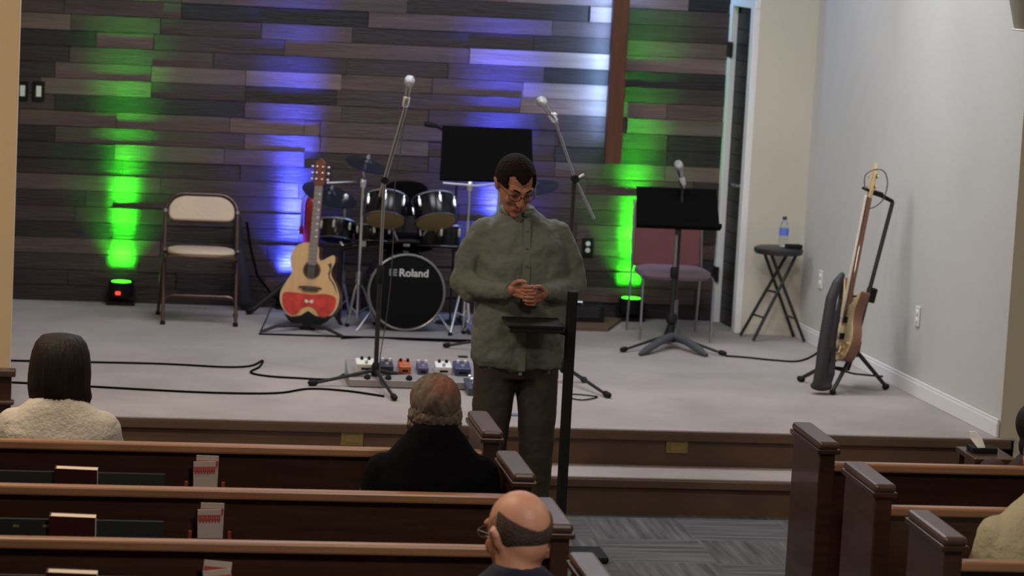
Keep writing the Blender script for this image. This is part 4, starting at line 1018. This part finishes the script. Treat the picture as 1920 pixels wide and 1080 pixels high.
# ================================================================== PEOPLE
def skinmat(name, rgb): return mat(name, rgb, .5, noise=(.10, 12), bump=.05, bscale=90)
skin_p = skinmat('skin_ruddy', (.36, .155, .105)); skin_b = skinmat('skin_tan', (.50, .25, .165)); skin_g = skinmat('skin_red', (.30, .13, .09))
def head_prims(mb, c, ang, face=True, s=1.0, ears=True):
    """adds head volumes; c centre, ang Euler (face looks along local -Y)"""
    R = Euler(ang).to_matrix(); T = lambda x, y, z: Vector(c)+R @ (Vector((x, y, z))*s)
    def E(p, r, rot=(0, 0, 0)):
        M_ = Matrix.Translation(T(*p)) @ (R @ Euler(rot).to_matrix()).to_4x4() @ Matrix.Diagonal((r[0]*s, r[1]*s, r[2]*s, 1))
        bmesh.ops.create_icosphere(mb.bm, subdivisions=3, radius=1, matrix=M_)
    E((0, .012, .028), (.076, .096, .088)); E((0, -.022, -.02), (.066, .072, .090)); E((0, -.042, -.075), (.048, .048, .044))
    E((0, .03, -.02), (.062, .066, .07))
    if face:
        mb.cap(T(0, -.098, .012), .009*s, T(0, -.114, -.030), .014*s, 10); E((-.012, -.105, -.033), (.008, .009, .007)); E((.012, -.105, -.033), (.008, .009, .007))
        mb.cap(T(-.045, -.076, .030), .012*s, T(-.012, -.090, .026), .011*s, 10); mb.cap(T(.045, -.076, .030), .012*s, T(.012, -.090, .026), .011*s, 10)
        E((-.031, -.078, .010), (.015, .013, .010)); E((.031, -.078, .010), (.015, .013, .010))
        E((-.040, -.068, -.030), (.020, .018, .020)); E((.040, -.068, -.030), (.020, .018, .020))
        mb.cap(T(-.020, -.089, -.062), .006*s, T(.020, -.089, -.062), .006*s, 8); mb.cap(T(-.016, -.090, -.072), .007*s, T(.016, -.090, -.072), .007*s, 8)
        E((0, -.078, -.100), (.022, .020, .018))
    if ears:
        for sx in (-1, 1):
            E((sx*.078, .010, -.005), (.010, .020, .032), (0.1, sx*.25, 0)); E((sx*.084, .018, .006), (.007, .014, .022), (0, sx*.5, 0))
    return T, R
def hair_cap(name, c, ang, rad, pred, mt, parent, s=1.0, thick=.012, off=(0, .012, .028), seg=48, rag=.0, wav=0):
    R = Euler(ang).to_matrix(); bm = bmesh.new(); nu, nv = seg, seg//2; grid = []
    rr = random.Random(3)
    for j in range(nv+1):
        th = pi*j/nv; row = []
        for i in range(nu):
            ph = 2*pi*i/nu; d = Vector((sin(th)*cos(ph), sin(th)*sin(ph), cos(th)))
            wv = 1+wav*(sin(ph*9+th*7)*.5+sin(ph*17-th*11)*.35)+rr.uniform(-rag, rag)
            loc_ = Vector((d.x*rad[0]*wv, d.y*rad[1]*wv, d.z*rad[2]*wv))+Vector(off)
            row.append((bm.verts.new(Vector(c)+R @ (loc_*s)), d, loc_))
        grid.append(row)
    for j in range(nv):
        for i in range(nu):
            q = [grid[j][i], grid[j][(i+1) % nu], grid[j+1][(i+1) % nu], grid[j+1][i]]
            dd_ = (q[0][1]+q[1][1]+q[2][1]+q[3][1])/4; ll = (q[0][2]+q[1][2]+q[2][2]+q[3][2])/4
            if pred(dd_, ll): bm.faces.new([v[0] for v in q])
    bmesh.ops.delete(bm, geom=[v for v in bm.verts if not v.link_faces], context='VERTS')
    bmesh.ops.remove_doubles(bm, verts=bm.verts, dist=.0005); bmesh.ops.recalc_face_normals(bm, faces=bm.faces)
    me = bpy.data.meshes.new(name); bm.to_mesh(me); bm.free(); me.materials.append(mt)
    me.polygons.foreach_set('use_smooth', [True]*len(me.polygons))
    o = bpy.data.objects.new(name, me); COL.objects.link(o); o.parent = parent
    sd = o.modifiers.new('s', 'SOLIDIFY'); sd.thickness = thick*s; sd.offset = -1
    ss = o.modifiers.new('sub', 'SUBSURF'); ss.levels = 1; ss.render_levels = 1
    return o
# ---------- the speaker
bx = P(968, 690, 13.42).x
pr = thing('person', 'standing man in an olive button shirt and dark trousers with head bowed and hands clasped', 'person', (bx, 13.42, 0))
hc = V(-.065, -.085, 1.725); ha = (radians(31), 0, radians(13))
mb = MB(); T, R = head_prims(mb, hc, ha, s=1.10)
mb.cap(hc+V(0, .04, -.05), .056, (-.02, .01, 1.56), .062)
mb.loft([(0, 0, .90, .15, .10), (0, 0, 1.1, .155, .10), (0, 0, 1.4, .17, .105), (0, .01, 1.53, .13, .08), (0, .01, 1.58, .06, .06)], 24)
EL = lambda s: V(s*.275-.01, -.01, 1.235); WR = lambda s: V(s*.085-.005, -.235, 1.235)
for s in (-1, 1):
    mb.chain([V(s*.15-.01, .01, 1.455), EL(s), WR(s)], [.045, .036, .027])
    mb.chain([V(s*.09, 0, .90), V(s*.105, -.015, .50), V(s*.12, .02, .09)], [.085, .058, .042])
body = blob(mb, 'body', skin_p, pr, .006, 4)
# hands: right (image left) over left
def hand(s, name='hand'):
    mb = MB(); w0 = WR(s)
    cen = V(s*.036-.005, -.268, 1.235+(.012 if s < 0 else -.010))
    M_ = Matrix.Translation(cen) @ Euler((radians(12), radians(-s*6), radians(s*28))).to_matrix().to_4x4()
    L_ = lambda x, y, z: M_ @ Vector((x, y, z))
    mb.chain([w0, L_(s*.035, .0, 0)], [.027, .026], 12)
    # palm block: local -s*x points to the finger side
    mb.chain([L_(s*.03, 0, .022), L_(-s*.012, -.006, .026)], [.018, .014], 10); mb.chain([L_(s*.03, 0, -.018), L_(-s*.012, -.006, -.024)], [.019, .014], 10)
    mb.chain([L_(s*.03, 0, 0), L_(-s*.012, -.006, 0)], [.019, .016], 10)
    dz = .007 if s < 0 else -.003
    for i, (z, ln) in enumerate(((.028, .90), (.010, 1.0), (-.009, .95), (-.027, .78))):
        z2 = z+dz; r_ = .0095 if i < 3 else .0082
        p = [L_(-s*.010, -.008, z), L_(-s*.036*ln, -.030, z2), L_(-s*.060*ln, -.020, z2), L_(-s*.070*ln, -.002, z2)]
        mb.chain(p, [r_*1.08, r_, r_*.92, r_*.8], 10)
    mb.chain([L_(s*.030, -.006, .028), L_(s*.006, -.022, .050), L_(-s*.016, -.024, .056), L_(-s*.030, -.020, .052)], [.014, .0115, .0105, .009], 10)
    return blob(mb, name, skin_p, pr, .003, 2)
hand(-1); hand(1)
shirtm = mat('olive_cotton', (.114, .132, .116), .85, noise=(.10, 5), bump=.25, bscale=14)
mb = MB()
mb.loft([(0, 0, .845, .16, .10), (0, 0, .855, .205, .145), (0, 0, .90, .222, .155), (0, -.005, 1.05, .220, .155), (0, -.008, 1.20, .215, .152), (0, -.004, 1.36, .216, .148), (-.005, .004, 1.46, .208, .130), (-.012, .008, 1.52, .190, .110), (-.018, .012, 1.56, .130, .092), (-.022, .010, 1.59, .088, .075), (-.025, .008, 1.612, .070, .066)], 36, 2.5)
for s in (-1, 1):
    mb.chain([V(s*.168-.01, .012, 1.484), V(s*.238-.01, .012, 1.36), V(s*.268-.01, .005, 1.245), V(s*.19-.01, -.115, 1.228), WR(s)+V(s*.008, .012, 0)], [.074, .068, .060, .053, .042], 18)
    mb.cap(V(s*.255-.01, .012, 1.26), .055, V(s*.235-.01, -.04, 1.212), .06)
    mb.tube([V(s*.10, .0, .86), V(s*.10, -.1, .835)], .05, 12)
mb.ell((0, -.035, .848), (.13, .105, .022)); 
shirt = blob(mb, 'shirt', shirtm, pr, .007, 4, disp=(.026, .075))
# placket, buttons, collar, cuffs
mb = MB(); zs = [.86, .95, 1.05, 1.12]
def front(z): return -.150-.008*(1.2-abs(z-1.1)) if z < 1.36 else -.150+(z-1.36)*.28
pk = []
for z in (.85, .93, 1.02, 1.10, 1.32, 1.40, 1.47, 1.53, 1.565): pk.append((z, front(z)-.007))
for (z0, y0), (z1, y1) in zip(pk, pk[1:]):
    f1 = [mb.bm.verts.new(v) for v in ((-.016, y0, z0), (.016, y0, z0), (.016, y1, z1), (-.016, y1, z1))]; mb.bm.faces.new(f1)
bmesh.ops.remove_doubles(mb.bm, verts=mb.bm.verts, dist=.0002)
r_ = bmesh.ops.extrude_face_region(mb.bm, geom=list(mb.bm.faces)); bmesh.ops.translate(mb.bm, verts=[v for v in r_['geom'] if isinstance(v, bmesh.types.BMVert)], vec=(0, .02, 0))
mb.build('placket', shirtm, pr, smooth=30)
for z in (.98, 1.07, 1.35, 1.43, 1.51): MB().lathe([(.006, 0), (.006, .003), (.004, .004)], (0, front(z)-.007, z), (0, -1, .1), 12).build('button', mat('button_grey', (.10, .10, .09), .4), pr)
mb = MB(); nk_ = []
for i in range(25):
    a = radians(-250+i*320/24)+0; nk_.append((a))
pts1 = [V(-.036+.070*cos(a), .0+.068*sin(a)-.004, 1.580+.030*(.5+.5*sin(a))) for a in [radians(-75+i*330/24) for i in range(25)]]
mb.tube(pts1, .016, 8); blob(mb, 'collar', shirtm, pr, .006, 1)
for s in (-1, 1):
    mb = MB(); a = WR(s); d = (V(s*.20, -.115, 1.228)-a).normalized(); mb.tube([a-d*.006, a+d*.05], [.038, .044], 20); mb.build('cuff', shirtm, pr, bevel=.004)
# trousers
mb = MB()
mb.loft([(0, 0, .80, .17, .12), (0, 0, .86, .19, .135), (0, 0, .95, .185, .13)], 30)
for s in (-1, 1): mb.chain([V(s*.098, 0, .86), V(s*.108, -.015, .66), V(s*.112, -.02, .48), V(s*.116, .01, .28), V(s*.118, .02, .10)], [.108, .096, .084, .080, .080], 18)
blob(mb, 'trousers', denim, pr, .008, 3, disp=(.014, .08))
MB().box((0, -.125, .835), (.016, .012, .02)).build('belt_buckle', chrome, pr, smooth=0)
for s in (-1, 1):
    mb = MB(); mb.chain([V(s*.12, .05, .045), V(s*.13, -.06, .042), V(s*.14, -.15, .034)], [.045, .043, .034]); mb.box((s*.13, -.05, .01), (.085, .26, .02)); blob(mb, 'shoe', blackpl, pr, .006, 2)
# hair
dkhair = mat('dark_brown_hair', (.011, .006, .005), .9, noise=(.3, 60), bump=.5, bscale=70, spec=.15)
def ph(d, l):
    # hairline: widow's peak at the front, down to the ears at the side, nape at the back
    front_ = max(0, -d.y); lim = .055+.030*0
    if d.y < -.15:
        zl = .078-.020*math.exp(-(l.x/.020)**2)+.006*math.exp(-((abs(l.x)-.045)/.016)**2)
        if abs(l.x) > .064: zl = .02
        return l.z > zl
    if d.y < .15: return l.z > .005
    return l.z > -.055+.03*(1-d.y)
hair_cap('hair', hc, ha, (.088, .108, .102), ph, dkhair, pr, s=1.10, thick=.020, seg=72, rag=.010)
# brows, lids, mouth, glasses
for s in (-1, 1): MB().tube([T(s*.014, -.101, .030), T(s*.032, -.094, .036), T(s*.048, -.080, .030)], [.003, .0042, .0025], 8).build('eyebrow', dkhair, pr)
for s in (-1, 1): MB().tube([T(s*.018, -.0905, .004), T(s*.031, -.0925, .001), T(s*.044, -.0845, .004)], .0022, 6).build('eyelash', dkhair, pr)
MB().tube([T(-.022, -.094, -.066), T(-.008, -.0975, -.067), T(.008, -.0975, -.067), T(.022, -.094, -.066)], [.002, .004, .004, .002], 8).build('mouth', mat('lip', (.20, .05, .045), .5), pr)
gm = mat('dark_glasses_frame', (.03, .02, .018), .3, .3)
gl = MB()
for s in (-1, 1):
    c0 = V(s*.033, -.108, .006); pts = [T(c0.x+.025*math.copysign(abs(cos(a))**.7, cos(a)), c0.y+.006*abs(cos(a))*(1 if s*cos(a) > 0 else 0)*2, c0.z+.016*math.copysign(abs(sin(a))**.7, sin(a))) for a in [2*pi*i/20 for i in range(21)]]
    gl.tube(pts, .0016, 6, False)
    gl.tube([T(s*.058, -.098, .012), T(s*.080, -.03, .012), T(s*.085, .012, .008)], .0018, 6)
gl.tube([T(-.009, -.110, .010), T(0, -.112, .013), T(.009, -.110, .010)], .0015, 6)
gl.build('glasses', gm, pr)

# ---------- seated people seen from behind
def seated(label, X, Y, topz, shoulder_w, mt_top, hair, skin, yaw=0, pitch=0, neck=.05, sw=1.0, roll=0, hs=1.0, slope=.1, sh_drop=.0, name='person', body_yaw=0, collar=None, shoulder_z=None):
    t = thing(name, label, 'person', (X, Y, 0), (0, 0, body_yaw))
    hz_ = topz-.118*hs
    c = V(0, .03, hz_); ang = (radians(pitch), radians(roll), pi+radians(yaw))
    shz = shoulder_z or (topz-.29*hs)
    mb = MB(); T_, R_ = head_prims(mb, c, ang, s=hs)
    mb.cap(c+V(0, -.03, -.05), .058*hs, (0, -.02, shz), .062*hs)
    sw2 = shoulder_w/2
    mb.loft([(0, 0, .47, .15, .11), (0, 0, .7, .15, .11), (0, 0, shz-.07, sw2*.75, .10), (0, 0, shz, .07, .06)], 24)
    for s in (-1, 1):
        mb.chain([V(s*.09, 0, .55), V(s*.10, .40, .54), V(s*.10, .42, .10)], [.085, .06, .045])
        mb.chain([V(s*(sw2-.05), 0, shz-.08), V(s*(sw2-.0), .04, .72), V(s*.12, .24, .66)], [.045, .04, .028])
        mb.chain([V(s*.12, .24, .66), V(s*.09, .31, .655), V(s*.075, .35, .65)], [.024, .022, .010])
    blob(mb, 'body', skin, t, .009, 4)
    mb = MB(); 
    mb.loft([(0, 0, .47, .185, .14), (0, 0, .62, .18, .14), (0, -.005, .80, sw2*.86, .135), (0, -.005, shz-.10, sw2*.93, .125), (0, -.01, shz-.045, sw2*.80, .105), (0, -.012, shz+slope*.25, sw2*.48, .085), (0, -.012, shz+slope*.55, .078, .074)], 36, 2.3)
    for s in (-1, 1): mb.chain([V(s*(sw2-.07), -.0, shz-.085), V(s*(sw2-.045), .02, .78), V(s*(sw2-.06), .08, .70), V(s*.15, .21, .665)], [.074, .068, .06, .05], 18)
    blob(mb, 'top', mt_top, t, .009, 5, disp=(.014, .1))
    mb = MB()
    mb.loft([(0, 0, .455, .18, .13), (0, 0, .5, .185, .15), (0, 0, .56, .17, .13)], 24)
    for s in (-1, 1): mb.chain([V(s*.10, 0, .545), V(s*.105, .42, .535), V(s*.105, .43, .12)], [.09, .075, .065], 14)
    blob(mb, 'trousers', denim, t, .01, 3)
    for s in (-1, 1): mb = MB(); mb.chain([V(s*.105, .40, .045), V(s*.11, .56, .04)], [.045, .038], 12); blob(mb, 'shoe', blackpl, t, .008, 2)
    return t, c, ang, T_

# dark haired woman, cream sweater
cream = mat('cream_knit', (.50, .46, .41), .95, noise=(.08, 8), bump=.35, bscale=60)
t, c, ang, T_ = seated('person with a chin length dark brown bob in a cream sweater, seated left', P(112, 700, 11.40).x, 11.40, P(112, 628, 11.40).z, .49, cream, None, skin_b, yaw=-8, hs=1.0, slope=.10, shoulder_z=.955)
bobm = mat('dark_bob_hair', (.0085, .0032, .0030), .66, noise=(.5, 60), bump=.35, bscale=90, stretch=(1, 1, .08), spec=.3)
rr = random.Random(11); gro = [1+rr.uniform(-.022, .022) for _ in range(120)]
prof = [(.120, .018, .02), (.115, .050, .052), (.108, .078, .082), (.082, .099, .106), (.045, .112, .120), (0, .119, .124), (-.045, .123, .120), (-.09, .122, .108), (-.13, .116, .096), (-.16, .106, .088), (-.182, .092, .080), (-.19, .06, .06)]
bm = bmesh.new(); rings = []
for n_, (z, rx, ry) in enumerate(prof):
    lag = .012*sin(n_*.7); q_ = []
    for k_ in range(120):
        a = 2*pi*k_/120; g_ = gro[k_]*(1+.012*sin(a*5+z*18)); dz = (rr.uniform(-.012, .012) if n_ >= 10 else 0)
        q_.append(bm.verts.new(c+V(rx*g_*cos(a)+(.014 if z < -.1 else 0)*(.5+.5*cos(a)), -.012+ry*g_*sin(a)-(.012 if z < -.06 else 0), z+dz+.002)))
    rings.append(q_)
for a_, b_ in zip(rings, rings[1:]):
    for k_ in range(120): bm.faces.new((a_[k_], a_[(k_+1) % 120], b_[(k_+1) % 120], b_[k_]))
bm.faces.new(rings[0][::-1]); bm.faces.new(rings[-1]); bmesh.ops.recalc_face_normals(bm, faces=bm.faces)
me = bpy.data.meshes.new('hair'); bm.to_mesh(me); bm.free(); me.materials.append(bobm); me.polygons.foreach_set('use_smooth', [True]*len(me.polygons))
o = bpy.data.objects.new('hair', me); COL.objects.link(o); o.parent = t
# grey haired man, black shirt
blk = mat('black_knit_shirt', (.0045, .0042, .006), .95, noise=(.2, 6), bump=.3, bscale=12, spec=.06)
t, c, ang, T_ = seated('grey haired man with a thinning crown in a black shirt, seated below the pedalboard', P(812, 850, 10.52).x, 10.52, P(822, 702, 10.52).z, .505, blk, None, skin_g, yaw=6, hs=1.0, slope=.20, shoulder_z=.98)
c2 = V(c.x+.02, c.y, c.z)
greyh = mat('grey_wavy_hair', (.115, .090, .072), .85, noise=(.4, 40), bump=.6, bscale=60, stretch=(1, 1, .22), spec=.2)
gm2 = greyh.copy(); gm2.name = 'grey_hair_thin_crown'; N_ = gm2.node_tree.nodes; L_n = gm2.node_tree.links; bs = N_['Principled BSDF']
src = bs.inputs['Base Color'].links[0].from_socket; cc = T_(-.018, .07, .075)
tcn = N_.new('ShaderNodeTexCoord'); ds = N_.new('ShaderNodeVectorMath'); ds.operation = 'DISTANCE'; ds.inputs[1].default_value = cc; L_n.new(tcn.outputs['Object'], ds.inputs[0])
nz_ = N_.new('ShaderNodeTexNoise'); nz_.inputs['Scale'].default_value = 45; L_n.new(tcn.outputs['Object'], nz_.inputs['Vector'])
ad = N_.new('ShaderNodeMath'); ad.operation = 'MULTIPLY_ADD'; ad.inputs[1].default_value = .05; L_n.new(nz_.outputs['Fac'], ad.inputs[0]); L_n.new(ds.outputs['Value'], ad.inputs[2])
rg = N_.new('ShaderNodeMapRange'); rg.inputs[1].default_value = .055; rg.inputs[2].default_value = .10; rg.inputs[3].default_value = .75; rg.inputs[4].default_value = 0; L_n.new(ad.outputs[0], rg.inputs[0])
mxn = N_.new('ShaderNodeMix'); mxn.data_type = 'RGBA'; L_n.new(rg.outputs[0], mxn.inputs[0]); L_n.new(src, mxn.inputs[6]); mxn.inputs[7].default_value = (.20, .075, .045, 1)
L_n.new(mxn.outputs[2], bs.inputs['Base Color'])
hair_cap('hair', c, ang, (.096, .112, .101), lambda d, l: l.z > -.092 and (d.y > -.25 or l.z > .04), gm2, t, thick=.022, seg=80, rag=.008, wav=.03, off=(0, .012, .018))
mb = MB(); mb.ell(T_(0, .024, -.040), (.103, .090, .072)); mb.ell(T_(.06, .02, -.075), (.045, .05, .036)); mb.ell(T_(-.055, .03, -.07), (.045, .05, .034))
blob(mb, 'hair_curls', greyh, t, .005, 3, disp=(.022, .022))
# bald man, navy shirt
navy = mat('navy_cotton', (.007, .009, .026), .9, noise=(.15, 6), bump=.3, bscale=12)
bY = 8.80
t, c, ang, T_ = seated('bald man with a dark fringe of hair in a navy shirt, head turned left', P(974, 1000, bY).x, bY, P(975, 922, bY).z, .50, navy, None, skin_b, yaw=24, pitch=8, roll=1, hs=1.22, slope=.14, shoulder_z=.875)
fringe = mat('short_dark_grey_hair', (.055, .036, .028), .85, noise=(.35, 50), bump=.4, bscale=120)
hair_cap('hair', c, ang, (.0800, .0995, .0915), lambda d, l: -.050 < l.z < .014+.060*max(0, 1-abs(d.y))**.7 and d.y > .10 and not (l.z < -.02 and d.y < .30), fringe, t, s=1.22, thick=.005, seg=192)
hair_cap('temple_hair', c, ang, (.0785, .0980, .0900), lambda d, l: -.008 < l.z < .052+.01*sin(l.y*70) and -.30 < d.y < .2, mat('thin_temple_hair', (.27, .14, .095), .8, noise=(.3, 60)), t, s=1.22, thick=.004, seg=160)
gl = MB()
for s in (-1, 1): gl.tube([T_(s*.060, -.100, .010), T_(s*.080, -.03, .010), T_(s*.085, .012, .006)], .0018, 6)
for s in (-1, 1):
    pts = [T_(s*.034+.024*cos(a), -.106, .004+.015*sin(a)) for a in [2*pi*i/16 for i in range(17)]]; gl.tube(pts, .0016, 6, False)
gl.tube([T_(-.01, -.106, .008), T_(.01, -.106, .008)], .0016, 6); gl.build('glasses', dimchrome, t)
# person at the right edge in a cream top
creamy = mat('pale_yellow_fleece', (.48, .43, .28), .95, noise=(.1, 6), bump=.4, bscale=40)
t, c, ang, T_ = seated('person in a pale yellow fleece at the lower right edge', P(1957, 1000, 9.60).x, 9.60, 1.28, .48, creamy, None, skin_b, slope=.14, shoulder_z=.985)
hair_cap('hair', c, ang, (.088, .106, .098), lambda d, l: l.z > -.07 and (d.y > -.2 or l.z > .05), greyh, t, thick=.016)
# dark haired person at the right edge of the front pew
dkred = mat('dark_plum_coat', (.045, .022, .022), .9, noise=(.15, 6), bump=.3, bscale=20)
t, c, ang, T_ = seated('person in a dark plum coat at the right edge of the front pew', P(1948, 830, 11.33).x, 11.33, P(1935, 752, 11.33).z, .46, dkred, None, skin_b, slope=.12)
mb = MB(); mb.ell(c+V(0, -.01, .018), (.095, .112, .100)); mb.ell(c+V(0, -.03, -.07), (.085, .075, .08)); blob(mb, 'hair', bobm, t, .007, 3)
